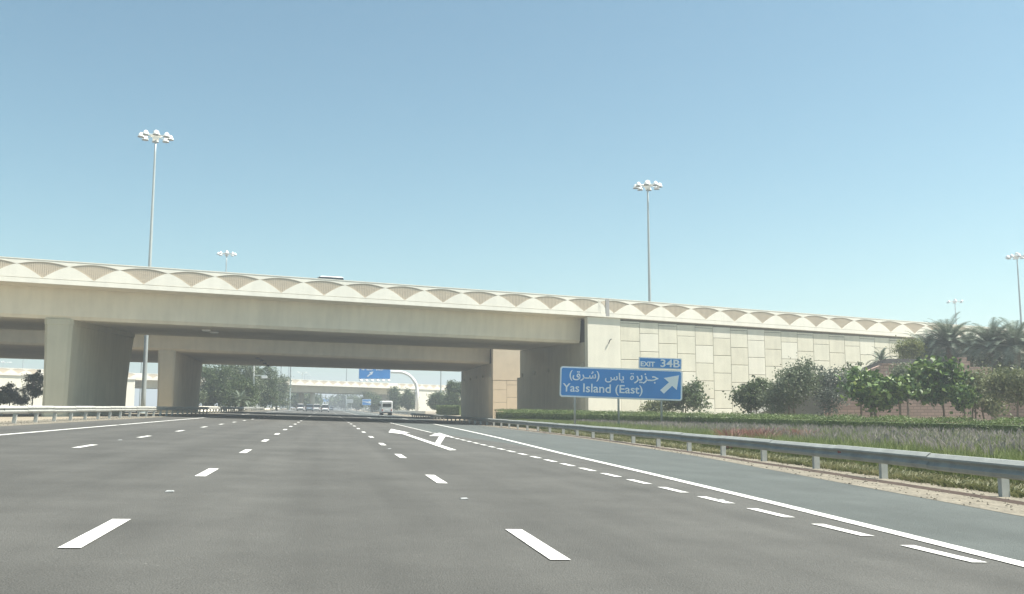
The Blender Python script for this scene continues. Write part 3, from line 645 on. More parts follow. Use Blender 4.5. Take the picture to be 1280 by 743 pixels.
sp('border', plate(.012, SW-.012, -SH+.012, -.012, -.006, -.0005, .14), M['signwhite'])
sp('face', plate(.085, SW-.085, -SH+.085, -.085, -.011, -.0065, .09), M['signblue'])
kx = SW/153.0                                            # metres per photo pixel across the sign
fit_text('lettering', ''.join(map(chr, [0x28, 0xFED5, 0xFEAE, 0x640, 0xFEB7, 0x29])), rt, Mx, 11.8*kx, 49.3*kx, -.77, -.20, M['signwhite'], bold=.016)
fit_text('lettering', ''.join(map(chr, [0xFEB1, 0xFE8E, 0xFEF3])), rt, Mx, 56.2*kx, 80.0*kx, -.80, -.26, M['signwhite'], bold=.014)
fit_text('lettering', ''.join(map(chr, [0xFEAE, 0xFEF3, 0xFEB0, 0x640, 0xFE9F])), rt, Mx, 92.6*kx, 122.8*kx, -.80, -.235, M['signwhite'], bold=.014)
m_ = MB(); n_ = 16; xo, zo = 89.9*kx, -.50              # the round last letter with its two dots
ri = [(xo+.105*math.cos(2*math.pi*k/n_)+.02*math.sin(2*math.pi*k/n_), zo+.125*math.sin(2*math.pi*k/n_)) for k in range(n_)]; rj = [(xo+.05*math.cos(2*math.pi*k/n_)+.01*math.sin(2*math.pi*k/n_), zo-.01+.065*math.sin(2*math.pi*k/n_)) for k in range(n_)]
for k in range(n_):
    q = (k+1) % n_; m_.prism([(ri[k][0], -.0165, ri[k][1]), (ri[q][0], -.0165, ri[q][1]), (rj[q][0], -.0165, rj[q][1]), (rj[k][0], -.0165, rj[k][1])], (0, .005, 0))
for dx_ in (-.05, .055): m_.prism([(xo+dx_+.035*math.cos(R(60*k)), -.0165, zo+.225+.035*math.sin(R(60*k))) for k in range(6)], (0, .005, 0))
sp('lettering', m_, M['signwhite'])
fit_text('lettering', 'Yas', rt, Mx, 3.9*kx, 24.4*kx, -1.37, -.92, M['signwhite'], bold=.012)
fit_text('lettering', 'Island', rt, Mx, 29.3*kx, 63.8*kx, -1.37, -.90, M['signwhite'], bold=.012)
fit_text('lettering', '(East)', rt, Mx, 69.4*kx, 103.4*kx, -1.49, -.90, M['signwhite'], bold=.012)
kz = SH/38.5
arw = [(150.5, 9), (148, 27.5), (142.2, 22.5), (132, 32.6), (127.3, 28.4), (138, 18.2), (131.6, 13.0)]
sp('arrow', MB().prism([(x*kx-.09, -.0165, -z*kz+.11) for x, z in arw], (0, .005, 0)), M['signwhite'])
# exit number plate, upper right
ex0, ex1, ez0, ez1 = 98.0*kx, 151.7*kx, .032, .64
sp('exit_plate_back', plate(ex0, ex1, ez0, ez1, 0, .045, .03), M['signback'])
sp('exit_plate_border', plate(ex0+.01, ex1-.01, ez0+.01, ez1-.01, -.006, -.0005, .03), M['signwhite'])
sp('exit_plate', plate(ex0+.05, ex1-.05, ez0+.05, ez1-.05, -.011, -.0065, .02), M['signblue'])
fit_text('lettering', 'EXIT', rt, Mx, ex0+.10, ex0+.88, ez0+.11, ez0+.38, M['signwhite'], bold=.035)
fit_text('lettering', '34B', rt, Mx, ex0+1.18, ex1-.1, ez0+.11, ez0+.53, M['signwhite'], bold=.02)
for px, tz in ((718.0, 0), (772.5, 0), (826, 0)):
    xl = (px-700)*kx*QS; top = TL+ax*xl+ay*.11+az*(-.1); b = Vector((top.x, top.y, gz(top.x)-.2))
    part('post', MB().tube([b, top], .065, 10), M['galv'], rt, True)
for z in (-.35, -1.3): sp('rail', MB().box((SW/2, .075, z), (SW-.3, .05, .08)), M['galv_dark'])

def flat_sign(root, c, wd, ht, faces, base_m='signblue', border=.12):
    """upright plate facing -Y with centre c"""
    Mq = Matrix.Translation(Vector(c)-Vector(root['_w']))
    link('sign_back', plate(-wd/2, wd/2, -ht/2, ht/2, 0, .08, .1).mesh('sign_back', M['signwhite']), root, Mq)
    link('sign_face', plate(-wd/2+border, wd/2-border, -ht/2+border, ht/2-border, -.02, -.002, .1).mesh('sign_face', M[base_m]), root, Mq)
    for f in faces(Mq): pass
    return Mq
# arched gantry 1 (sign left, column right)
zg = 205.0
cb = foot(521, zg); rt = thing('sign_gantry', 'curved white gantry carrying a wide blue overhead sign beyond the overpasses', 'sign gantry', cb)
pz = at(521, 464, zg).z; xl = at(448, 464, zg)
arc = [cb+Vector((0, 0, -.2)), Vector((cb.x, cb.y, pz-4.4))]
rad = 4.2
for k in range(1, 9): a = R(90*k/8); arc.append(Vector((cb.x-rad+rad*math.cos(a), cb.y, pz-4.4+rad*math.sin(a))))
yv = Vector((0, 1, 0)); arc.append(Vector((at(470, 464, zg).x, cb.y, pz)))
arc[-2:] = [Vector((arc[-2].x, cb.y, arc[-2].z)), Vector((arc[-1].x, cb.y, arc[-2].z))]
part('arched_column', MB().tube(arc, [.40]+[.36]*4+[.33]*(len(arc)-5), 12), M['white'], rt, True)
p0, p1 = at(448.5, 459.5, zg), at(487.5, 474.5, zg); wd, ht = (p1-p0).x/RT.x*1.0, p0.z-p1.z
cx_ = (p0.x+p1.x)/2; cz_ = (p0.z+p1.z)/2
def faces1(Mq):
    fit_text('lettering', 'Abu Dhabi  Airport', rt, Mq, -wd*.42, wd*.3, ht*.12, ht*.36, M['signwhite'], y=-.05, bold=.03)
    aw = [(.0, -.28), (.16, -.1), (.1, -.04), (.42, .02), (.36, -.3), (.3, -.22), (.12, -.4)]
    link('arrow', MB().prism([((x*1.6-1.2)*1.1, -.045, z*ht*.7) for x, z in aw], (0, .02, 0)).mesh('arrow', M['signwhite']), rt, Mq)
    for k in range(6):
        x = -wd/2+wd*(k+.5)/6; link('sign_light', MB().lathe((x, -.5, -ht/2-.25), [(.34, -.22), (.36, -.1), (.2, .12), (.05, .16)], 10).mesh('sign_light', M['white']), rt, Mq)
        link('light_bracket', MB().tube([(x, 0, -ht/2+.1), (x, -.5, -ht/2-.1)], .06, 6).mesh('light_bracket', M['darkmetal']), rt, Mq)
    return []
# (no readable words survive at this size in the photograph: keep a line of pale marks)
def faces1(Mq):
    for k, (a, b) in enumerate(((-.42, -.30), (-.26, -.02), (.03, .30))):
        m_ = MB(); n_ = int((b-a)*wd/.34)
        for q in range(n_): m_.box((a*wd+(q+.5)*.34, -.03, ht*.30), (.2, .01, .3+.14*((q*7+k) % 3)/2))
        link('lettering', m_.mesh('lettering', M['signwhite']), rt, Mq)
    aw = [(-.95, -.85), (-.2, -.1), (-.5, .1), (.45, .42), (.1, -.55), (-.02, -.3), (-.75, -1.05)]
    link('arrow', MB().prism([(x-.75, -.04, z*.85+.05) for x, z in aw], (0, .015, 0)).mesh('arrow', M['signwhite']), rt, Mq)
    for k in range(6):
        x = -wd/2+wd*(k+.4)/5.8; link('sign_light', MB().lathe((x, -.5, -ht/2-.22), [(.36, -.22), (.38, -.1), (.22, .14), (.05, .18)], 10).mesh('sign_light', M['white']), rt, Mq)
        link('light_bracket', MB().tube([(x, .02, -ht/2+.1), (x, -.5, -ht/2-.1)], .07, 6).mesh('light_bracket', M['darkmetal']), rt, Mq)
    return []
flat_sign(rt, (cx_, cb.y-.55, cz_), wd, ht, faces1)
# arched gantry 2 (farther, column left, arm right)
zg = 320.0; cb = foot(465.5, zg); pz = at(465, 483.5, zg).z
rt = thing('sign_gantry', 'grey curved gantry with bare arm pointing right, farther along the road', 'sign gantry', cb)
arc = [cb+Vector((0, 0, -.2)), Vector((cb.x, cb.y, pz-4.5))]
for k in range(1, 9): a = R(90*k/8); arc.append(Vector((cb.x+4.2-4.2*math.cos(a), cb.y, pz-4.5+4.5*math.sin(a))))
arc.append(Vector((at(515, 484, zg).x, cb.y, pz)))
part('arched_column', MB().tube(arc, [.5]+[.42]*(len(arc)-1), 10), M['mast'], rt, True)
for x in (492, 499, 510): part('camera_box', MB().box(Vector((at(x, 480, zg).x, cb.y, pz+.75)), (.7, .5, .6)), M['darkmetal'], rt)
part('base_box', MB().box(cb+Vector((0, 0, 1.2)), (1.5, 1.2, 2.4)), M['white'], rt)
def post_sign(label, x0, x1, y0, y1, zc, m_='signblue', arrow=True, n=2):
    p0, p1 = at(x0, y0, zc), at(x1, y1, zc); c = (p0+p1)/2; wd = (p1-p0).dot(RT)*1.02; ht = p0.z-p1.z; b = Vector((c.x, c.y, gz(c.x)))
    rt = thing('road_sign', label, 'road sign', b)
    def fc(Mq):
        if arrow:
            link('arrow', MB().prism([(x*wd*.3+wd*.22, -.035, z*ht*.35) for x, z in ((-1, -.25), (.1, -.25), (.1, -.8), (1, 0), (.1, .8), (.1, .25), (-1, .25))], (0, .012, 0)).mesh('arrow', M['signwhite']), rt, Mq)
            m2 = MB()
            for q in range(5): m2.box((-wd*.4+q*wd*.07, -.03, ht*.1), (wd*.045, .01, ht*.16))
            link('lettering', m2.mesh('lettering', M['signwhite']), rt, Mq)
        return []
    flat_sign(rt, c, wd, ht, fc, m_, .1)
    for s_ in ((-1, 1) if n == 2 else (0,)): part('post', MB().tube([b+Vector((s_*wd*.3, .16, -.2)), Vector((c.x+s_*wd*.3, c.y+.16, p0.z-.1))], .1, 8), M['galv'], rt)
    return rt
post_sign('small blue roadside sign with white arrow beside the grey gantry', 452.8, 463.6, 499.2, 506.8, 290)
post_sign('pale sign board far along the road in front of hazy trees', 433, 441, 499.5, 504, 420, 'signback', False)
# far overhead sign
zg = 620; a, b = at(403, 499.5, zg), at(415, 501.5, zg)
rt = thing('sign_gantry', 'tiny hazy blue overhead sign where the road vanishes', 'sign gantry', foot(401, zg))
l0, r0 = foot(401, zg), foot(418, zg); hz = a.z
part('frame', MB().tube([l0, Vector((l0.x, l0.y, hz)), Vector((r0.x, r0.y, hz)), r0], .3, 8), M['mast'], rt)
link('sign_face', MB().box(((a+b)/2+Vector((0, -.5, 0))), ((b-a).length*.95, .2, 2.0)).mesh('sign_face', M['signblue'], Vector(rt['_w'])), rt)
# camera pole in the trees
zc = 182; b = foot(317.3, zc); tp = at(317.3, 452, zc)
rt = thing('camera_pole', 'white pole with side arm and box in front of the left trees', 'camera pole', b)
part('pole', MB().tube([b, tp], [.17, .12], 8), M['white'], rt)
arm0, arm1 = at(317.3, 469.5, zc), at(333.5, 470, zc); part('arm', MB().tube([arm0, arm1], .09, 6), M['mast'], rt)
part('camera_box', MB().box(at(330.5, 471.7, zc), (1.1, .5, .45)), M['white'], rt)
part('cabinet', MB().box(b+Vector((.3, 0, .7)), (.8, .6, 1.4)), M['fixture'], rt)

# ------------------------------------------------------------ brick building behind the trees
zb = 66.0
def bp(x, y, dz=0.): return at(x, y, zb+dz)
lx = lambda x: bp(x, HOR).x; 
c0, c1 = bp(985, HOR), bp(1243, HOR); bd = Vector((c1.x-c0.x, c1.y-c0.y, 0)).normalized(); bn = Vector((-bd.y, bd.x, 0))
rt = thing('brick_building', 'low pink brick building with stepped wall top and dark sloping roof behind the trees', 'building', (c0.x, c0.y, gz(c0.x)))
rt.rotation_euler = (0, 0, 0)
ang = math.atan2(bd.y, bd.x); Mb = Matrix.Rotation(ang, 4, 'Z')
def bl(x, y):      # pixel -> local (along wall, height above base)
    p = bp(x, y); return (p-c0).dot(bd), p.z-gz(c0.x)
def bprism(pts, y0, y1): return MB().prism([(a, y0, b) for a, b in pts], (0, y1-y0, 0))
outline = [(bl(985, 516)[0], -.5), (bl(1243, 516)[0], -.5), bl(1243, 459), bl(1216, 458.5), bl(1216, 451.5), bl(1212, 451.5), bl(1212, 446.5), bl(1203, 446.5), bl(1203, 456), bl(1104, 456.2), bl(985, 505)]
link('wall', bprism(outline, 0, .5).mesh('wall', M['brick']), rt, Mb)
link('side_wall', MB().prism([(bl(1243, 459)[0]-.5, .5, -.5), (bl(1243, 459)[0], .5, -.5), (bl(1243, 459)[0], .5, bl(1243, 459)[1]), (bl(1243, 459)[0]-.5, .5, bl(1243, 459)[1])], (0, 7, 0)).mesh('side_wall', M['brick']), rt, Mb)
link('back_wall', MB().box(((bl(1104, 456)[0]+bl(1243, 459)[0])/2, 7.75, 1.9), (bl(1243, 459)[0]-bl(1104, 456)[0], .5, 4.4)).mesh('back_wall', M['brick']), rt, Mb)
xa, xb_ = bl(1104, 456)[0], bl(1200, 456)[0]; zt = bl(1104, 456)[1]
cps = MB().box(((xa+xb_)/2-.0, .22, zt+.05), (xb_-xa-.05, .62, .1)); link('coping', cps.mesh('coping', M['brick']), rt, Mb)
rx = bl(1133, 445); link('roof', MB().loft([[(xa+.1, .75, zt-.4), (xb_+2, .75, zt-.4), (xb_+2, 7.3, zt-.4), (xa+.1, 7.3, zt-.4)], [(rx[0]+.3, 3.6, rx[1]), (xb_-.5, 3.6, rx[1]+.0), (xb_-.5, 4.2, rx[1]+.0), (rx[0]+.3, 4.2, rx[1]+.0)]]).mesh('roof', M['roof']), rt, Mb)
# lower brick garden wall at the right
q0, q1 = at(1238, HOR, 60), at(1400, HOR, 52); qd = Vector((q1.x-q0.x, q1.y-q0.y, 0)).normalized(); gq = gz(q0.x)
w2 = thing('brick_wall', 'lower pink brick wall at the right edge behind the round tree', 'wall', (q0.x, q0.y, gq))
Mq = Matrix.Rotation(math.atan2(qd.y, qd.x), 4, 'Z'); link('wall', MB().box(((q1-q0).length/2, .2, .6), ((q1-q0).length, .4, 2.3)).mesh('wall', M['brick']), w2, Mq)
link('coping', MB().box(((q1-q0).length/2, .2, 1.8), ((q1-q0).length, .52, .1)).mesh('coping', M['brick']), w2, Mq)
# grey paved slope left of the building
zs = 62; a = at(945, 520, zs); b = at(1010, 494, zs); c = at(1030, 520, zs)
mb = MB(); mb.prism([Vector((a.x, a.y, gz(a.x)-.3)), Vector((c.x, c.y, gz(c.x)-.3)), Vector((c.x, c.y, b.z+.4)), b, a+Vector((0, 0, .1))], Vector((.6, 3.2, 0)))
solo('paved_slope', mb, M['slope'], 'grey paved slope rising to the right behind the hedge and bushes', 'slope', None, (a.x, a.y, gz(a.x)))

# ------------------------------------------------------------ trees
def blob_points(blobs, n, clump_r, n_cl):
    """clump centres near the surface of ellipsoids, leaves gathered round them"""
    vol = np.array([b[3]*b[4]*b[5] for b in blobs])**.67; pr_ = vol/vol.sum()
    idx = rng.choice(len(blobs), n_cl, p=pr_); B = np.array(blobs)[idx]
    d = rng.normal(size=(n_cl, 3)); d /= np.linalg.norm(d, axis=1)[:, None]
    r_ = rng.uniform(.45, 1.06, n_cl)**.6
    C = B[:, :3]+d*B[:, 3:6]*r_[:, None]
    k = rng.integers(0, n_cl, n); cs = rng.uniform(.6, 1.4, n_cl)[k]
    P = C[k]+rng.normal(size=(n, 3))*(clump_r*cs)[:, None]*np.array([1, 1, .7])
    out = (C[k]-np.array([b[:3] for b in blobs]).mean(0)); out /= np.linalg.norm(out, axis=1)[:, None]+1e-6
    return P, out, C
def tree(name, label, base, blobs, nleaf, leaf, leafm, trunks=((0, 0),), th=None, tr=.09, clump=.3, ncl=None, cat='tree', group=None, limbs=6, aspect=.55, spikes=0):
    """blobs: (dx,dy,z, rx,ry,rz) relative to base"""
    rt = thing(name, label, cat, base, group); bv = Vector(base)
    P, out, C = blob_points(blobs, nleaf, clump, ncl or max(14, nleaf//70))
    P = P[P[:, 2] > .12]; out = out[:0]
    if spikes:
        top = max(blobs, key=lambda b: b[2]+b[5]); q = []
        for _ in range(spikes):
            x, y = top[0]+rng.normal()*top[3]*.5, top[1]+rng.normal()*top[4]*.5
            for t in np.linspace(0, 1, 22): q.append((x+rng.normal()*.05, y+rng.normal()*.05, top[2]+top[5]*(.8+.45*t)))
        P = np.vstack([P, q])
    V, Fc = leaves(P, leaf, aspect)
    crown = link('crown', npmesh('crown', V, Fc, G[leafm]), rt)
    zc_ = np.mean([b[2] for b in blobs]); cx0 = np.mean([b[0] for b in blobs]); cy0 = np.mean([b[1] for b in blobs])
    for j, (tx_, ty_) in enumerate(trunks):
        th_ = th if th else zc_*.8
        mb = MB(); fork = Vector((tx_*.5+cx0*.3, ty_*.5+cy0*.3, th_)); mid = Vector((tx_, ty_, 0)).lerp(fork, .5)+Vector((rng.normal()*.06, rng.normal()*.06, 0))
        mb.tube([(tx_, ty_, -.15), mid, fork], [tr, tr*.8, tr*.6], 7)
        sel = C[rng.choice(len(C), min(limbs, len(C)), replace=False)]
        for c in sel:
            c = Vector(c); m2 = fork.lerp(c, .5)+Vector((0, 0, .12*(c-fork).length)); mb.tube([fork, m2, c], [tr*.5, tr*.32, tr*.12], 5)
        link('trunk', mb.mesh('trunk', M['bark']), rt)
    return rt
def pxtree(name, label, x0, x1, y0, y1, zc, leafm, nleaf, leaf, nb=7, base_px=None, seed=None, **kw):
    """crown box in photo pixels at depth zc -> blobs"""
    xc = base_px if base_px else (x0+x1)/2; b = foot(xc, zc); k = zc/F
    zt, zl = at(xc, y0, zc).z-b.z, at(xc, y1, zc).z-b.z; zl = max(zl, .05); hw = (x1-x0)/2*k; hh = (zt-zl)/2; ox = ((x0+x1)/2-xc)*k; zm = (zt+zl)/2
    r_ = random.Random(seed if seed is not None else int(x0*7+y0)); blobs = [(ox*RT.x, ox*RT.y, zm, hw*.55, hw*.55, hh*.62)]
    for i in range(nb):
        a = 2*math.pi*(i+r_.random()*.6)/nb; q = .5+.18*r_.random(); zz = zm+hh*r_.uniform(-.55, .58); sh = 1-.45*max(0, (zz-zm)/hh)
        s = r_.uniform(.28, .44); lat = math.cos(a)*hw*q*sh*1.1; dep = math.sin(a)*hw*q*sh
        o = RT*(ox+lat)+Vector((FW.x, FW.y, 0))*dep; blobs.append((o.x, o.y, zz, hw*s, hw*s, hh*s*1.05))
    if kw.pop('low', False):
        for i in range(6):
            o = RT*(ox+hw*.8*(i-2.5)/2.5)+Vector((FW.x, FW.y, 0))*r_.uniform(-.4, .4)*hw; blobs.append((o.x, o.y, zl+hh*.35, hw*.3, hw*.3, hh*.38))
    tw = kw.pop('trunk_px', None)
    if tw: kw['trunks'] = [((x-xc)*k*RT.x, (x-xc)*k*RT.y) for x in tw]
    return tree(name, label, b, blobs, nleaf, leaf, leafm, **kw)
# right side, in front of the retaining wall
pxtree('small_tree', 'low spreading bush behind the right half of the blue sign', 800, 842, 500, 518, 70, 'olive', 2200, .17, trunk_px=(818,), tr=.05, clump=.22)
pxtree('small_tree', 'small dark round tree just right of the blue sign', 830, 882, 475, 515, 70, 'dark', 4200, .22, trunk_px=(853, 860), tr=.07, clump=.28, nb=8)
pxtree('small_tree', 'dark tiered small tree with three thin trunks in front of the panel wall', 918, 965, 470, 513, 60, 'dark', 3600, .20, nb=8, base_px=941, trunk_px=(936, 942.5, 947), tr=.05, clump=.24)
pxtree('bush_tree', 'large grey green bushy tree left of the brick building', 952, 1022, 449, 521, 58, 'grey', 12000, .15, nb=10, trunk_px=(985, 995), tr=.07, clump=.3, spikes=3)
pxtree('bush_tree', 'sparse bluish shrub tree with wispy top between the big bush and the bright tree', 1010, 1060, 456, 521, 58, 'blue', 6500, .14, nb=9, trunk_px=(1035,), tr=.06, clump=.26, spikes=7)
pxtree('bush_tree', 'flat topped grey green tree behind the large leaved bright tree', 1052, 1100, 453, 510, 61, 'grey', 6500, .15, nb=7, trunk_px=(1075,), clump=.26, spikes=3)
pxtree('broadleaf_tree', 'large leaved dark green tree with pale leaf glints left of the brick wall top', 1062, 1118, 462, 517, 54, 'bright', 3600, .30, nb=9, trunk_px=(1090, 1094), tr=.09, clump=.3, aspect=.7)
pxtree('broadleaf_tree', 'smaller large leaved tree with pale trunks beside the dark green one', 1108, 1142, 472, 508, 53, 'bright', 1700, .28, nb=6, trunk_px=(1123, 1128), tr=.06, clump=.24, aspect=.7)
pxtree('broadleaf_tree', 'brightest green large leaved tree in front of the brick wall', 1142, 1200, 449, 500, 54, 'bright', 4300, .31, nb=10, base_px=1180, trunk_px=(1180,), tr=.07, clump=.3, aspect=.7)
pxtree('broadleaf_tree', 'pale green tree with dark stems between the brightest tree and the right edge tree', 1196, 1248, 462, 516, 54, 'olive', 4800, .19, nb=9, trunk_px=(1213, 1218, 1232), tr=.06, clump=.28)
pxtree('broadleaf_tree', 'bright leafed low sapling under the brightest green tree, to its right', 1194, 1216, 480, 510, 52, 'bright', 900, .26, nb=5, trunk_px=(1206,), tr=.05, clump=.2, aspect=.7)
pxtree('round_tree', 'olive round tree on a thin trunk at the right edge of the view', 1243, 1305, 457, 510, 50, 'olive', 9000, .15, nb=10, trunk_px=(1272,), tr=.08, clump=.3)
pxtree('bush_tree', 'brownish green tree behind the brick wall top, between two bright trees', 1120, 1150, 455, 500, 62, 'grey', 3000, .17, nb=5, clump=.25)
pxtree('bush_tree', 'yellow green bush at the left foot of the palms', 1124, 1156, 421, 454, 78, 'yellow', 4500, .16, nb=7, clump=.3)
pxtree('bush_tree', 'dense dark shrub behind the palms and the brick building', 1136, 1204, 432, 470, 84, 'olive', 6000, .2, nb=8, clump=.4)
pxtree('bush_tree', 'dark tree crown low at the right edge under the palms', 1225, 1300, 440, 480, 76, 'dark', 6000, .2, nb=8, clump=.4)
pxtree('tree', 'tree top just peeking over the ramp parapet left of the palms', 1146, 1172, 400, 440, 140, 'dark', 1500, .35, nb=5, clump=.5)

def palm(label, x, y, zc, fl, nfr, group, seed, th_px=None, leaf_w=.028, droop=1.0, name='date_palm'):
    r_ = random.Random(seed); t = at(x, y, zc); b = Vector((t.x, t.y, gz(t.x))); H = t.z-b.z
    rt = thing(name, label, 'palm tree', b, group)
    n = 10; rads = [.26*(1+.12*math.sin(k*2.4)) for k in range(n)]
    link('trunk', MB().tube([Vector((0, 0, -.2+H*k/(n-1))) for k in range(n)], [q if H > 1.5 else .1 for q in rads], 9).mesh('trunk', M['palmbark']), rt)
    V = []; Fs = []
    stems = MB()
    for i in range(nfr):
        az_ = i*2.39996+r_.uniform(-.2, .2); el = R(88-96*(i/nfr)**.8+r_.uniform(-10, 10)); L = fl*r_.uniform(.85, 1.1)
        dh = Vector((math.cos(az_), math.sin(az_), 0)); p = Vector((0, 0, H)); pts = [p.copy()]; e = el
        for s in range(10):
            p = p+(dh*math.cos(e)+Vector((0, 0, math.sin(e))))*(L/10); e -= R(4.5+5*r_.random())*droop*(.5+s*.13); pts.append(p.copy())
        stems.tube(pts[::3]+[pts[-1]], [.035, .028, .018, .01, .005][:len(pts[::3])+1], 4)
        side = dh.cross(Vector((0, 0, 1)))
        for s in range(1, 10):
            for q in range(8):
                f_ = q/8; a = pts[s].lerp(pts[s+1] if s < 10 else pts[s], f_); tg = (pts[min(s+1, 10)]-pts[s]).normalized(); ll = fl*.165*math.sin(math.pi*(.12+.85*((s+f_)/10.5)))+.06
                for sg in (-1, 1):
                    dl = (side*sg*.75+tg*.65+Vector((0, 0, .28+.2*r_.random()-.15))).normalized()*ll; wv = tg*leaf_w
                    o = len(V); V += [a-wv*.5, a+wv*.5, a+dl+wv*.1+Vector((0, 0, -ll*.15)), a+dl-wv*.1+Vector((0, 0, -ll*.15))]; Fs.append((o, o+1, o+2, o+3))
    link('crown', npmesh('crown', np.array([tuple(v) for v in V]), np.array(Fs), G['palm']), rt); link('frond_stems', stems.mesh('frond_stems', G['palm']), rt)
    return rt
palm('tallest date palm, its top against the sky above the brick building', 1186, 432, 80, 3.1, 95, 'date palms on the bank', 3)
palm('date palm left of the tallest one, drooping over the ramp parapet', 1160, 446, 82, 3.0, 85, 'date palms on the bank', 4)
palm('date palm right of the tallest one above the stepped brick wall', 1212, 443, 81, 2.9, 85, 'date palms on the bank', 5)
palm('wide date palm second from the right edge', 1240, 436, 76, 2.9, 90, 'date palms on the bank', 6)
palm('date palm cut by the right edge of the view', 1270, 436, 74, 3.0, 90, 'date palms on the bank', 7)
palm('tiny young palm in front of the panel wall, left of the dark brick building roof', 1102, 452, 84, 1.6, 22, None, 8, name='young_palm')

# hedge
def hedge(label, pts, wd, top, leafn, size=.09, seed=1):
    a0 = Vector(pts[0]); rt = thing('hedge', label, 'hedge', (a0.x, a0.y, gz(a0.x)))
    core = MB(); P = []; nseg = len(pts)-1; Ls = [(Vector(pts[i+1])-Vector(pts[i])).length for i in range(nseg)]; tot = sum(Ls)
    for i in range(nseg):
        a, b = Vector((*pts[i][:2], 0)), Vector((*pts[i+1][:2], 0)); d = (b-a).normalized(); s = Vector((-d.y, d.x, 0)); za, zb_ = top(i), top(i+1)
        w2_ = wd/2-.12; ga, gb = gz(a.x)-.1, gz(b.x)-.1
        core.hexa([a-s*w2_+Vector((0, 0, ga)), b-s*w2_+Vector((0, 0, gb)), b+s*w2_+Vector((0, 0, gb)), a+s*w2_+Vector((0, 0, ga)), a-s*w2_+Vector((0, 0, za-.12)), b-s*w2_+Vector((0, 0, zb_-.12)), b+s*w2_+Vector((0, 0, zb_-.12)), a+s*w2_+Vector((0, 0, za-.12))])
        n = int(leafn*Ls[i]/tot); t = rng.random(n); k = rng.random(n); base = np.array(a)[None]*(1-t[:, None])+np.array(b)[None]*t[:, None]
        zt = za+(zb_-za)*t; zg_ = ga+.1; hh = zt-zg_; per = rng.random(n)*(wd+2*1.1); off = np.zeros(n); z = np.zeros(n)
        tm = per < wd; off[tm] = per[tm]-wd/2; z[tm] = zt[tm]; sm = ~tm; side_ = np.where(rng.random(n) < .5, -1, 1); off[sm] = side_[sm]*wd/2; z[sm] = zg_+hh[sm]*rng.random(sm.sum())
        wob = .07*np.sin(t*Ls[i]*2.1+i)+.05*np.sin(t*Ls[i]*5.3)
        q = base+np.array(s)[None]*(off+rng.normal(size=n)*.05)[:, None]; q[:, 2] = z+wob*(z > zg_+hh*.7)+rng.normal(size=n)*.05; P.append(q)
    P = np.vstack(P)-np.array(rt['_w']); V, Fc = leaves(P, size, .6, .8)
    link('foliage', npmesh('foliage', V, Fc, G['hedge']), rt); part('branches', core, G['hedge'], rt)
    return rt
hp = [(15.6+(28.4-15.6)*k/10, 82-(82-18)*k/10, 0) for k in range(11)]
hedge('long clipped green hedge running behind the ornamental grass on the right', hp, 1.5, lambda i: .84-.034*i, 120000, .065)
e0, e1 = at(549, 512, 182), at(578, 512, 176)
hedge('short bright green hedge in the gap left of the tan abutment', [(e0.x, e0.y, 0), (e1.x, e1.y, 0)], 1.6, lambda i: at(560, 507.8, 179).z, 3500, .2)

# ornamental grass, plumes, red flowers, ground cover: nobody could count the blades
def blades(name, label, pts, n_per, hgt, spread, m_, wd=.012, lean=.45, up0=0.):
    n = len(pts)*n_per; B = np.repeat(pts, n_per, 0); a = rng.random(n)*2*np.pi; ln = rng.random(n)*lean; h = hgt*rng.uniform(.6, 1.15, n)
    rr_ = spread*np.sqrt(rng.random(n)); B = B+np.stack([np.cos(a)*rr_, np.sin(a)*rr_, np.full(n, up0)], 1)
    d = np.stack([np.cos(a)*ln, np.sin(a)*ln, np.ones(n)], 1); sd_ = np.stack([-np.sin(a+1), np.cos(a+1), np.zeros(n)], 1)*wd
    mid = B+d*(h*.55)[:, None]*np.array([.7, .7, 1]); tip = B+d*h[:, None]*np.array([1.5, 1.5, .93])
    V = np.stack([B-sd_, B+sd_, mid+sd_*.8, mid-sd_*.8, mid-sd_*.8, mid+sd_*.8, tip+sd_*.15, tip-sd_*.15], 1).reshape(-1, 3); Fc = np.arange(8*n).reshape(-1, 4)
    o = link(name, npmesh(name, V, Fc, m_)); return tag(o, label, 'grass', None, 'stuff')
def scatter(n, x0f, x1f, y0, y1, pw=1.):
    ys = y0+(y1-y0)*rng.random(n)**pw; xs = np.array([x0f(y)+(x1f(y)-x0f(y))*rng.random() for y in ys]); return np.stack([xs, ys, [gz(x) for x in xs]], 1)
gp = scatter(7500, lambda y: rail_r(y)+1.5, lambda y: hedge_x(y)-.5, 12, 80, 1.2)
gp = gp[gp[:, 0] > 11]
blades('ornamental_grass', 'tall green ornamental grass between the right guardrail and the hedge', gp, 26, .66, .24, G['grass'], .010)
pp = gp[rng.random(len(gp)) < .34]; pp = pp[(pp[:, 0]-np.array([rail_r(y) for y in pp[:, 1]])) > 3.6]
blades('grass_plumes', 'purplish feathery grass plumes in front of the hedge', pp, 7, .30, .28, G['plume'], .015, .5, .48)
def redpatch(x0, x1, y0_, y1_, zc0, zc1, n):
    out = []
    for _ in range(n):
        p = at(random.uniform(x0, x1), HOR, random.uniform(zc0, zc1)); out.append((p.x, p.y, gz(p.x)))
    return np.array(out)
blades('red_flowers', 'patch of red flowering shrubs in the ornamental grass', np.vstack([redpatch(905, 962, 0, 0, 33, 39, 40), redpatch(990, 1014, 0, 0, 34, 37, 12)]), 30, .62, .26, G['red'], .02, .6, .16)
gc = scatter(2600, lambda y: rail_r(y)+.25, lambda y: rail_r(y)+2.0, 9, 62, 1.4)
blades('ground_cover', 'low patchy green weeds behind and under the right guardrail', gc, 12, .15, .16, G['cover'], .018, 1.1)

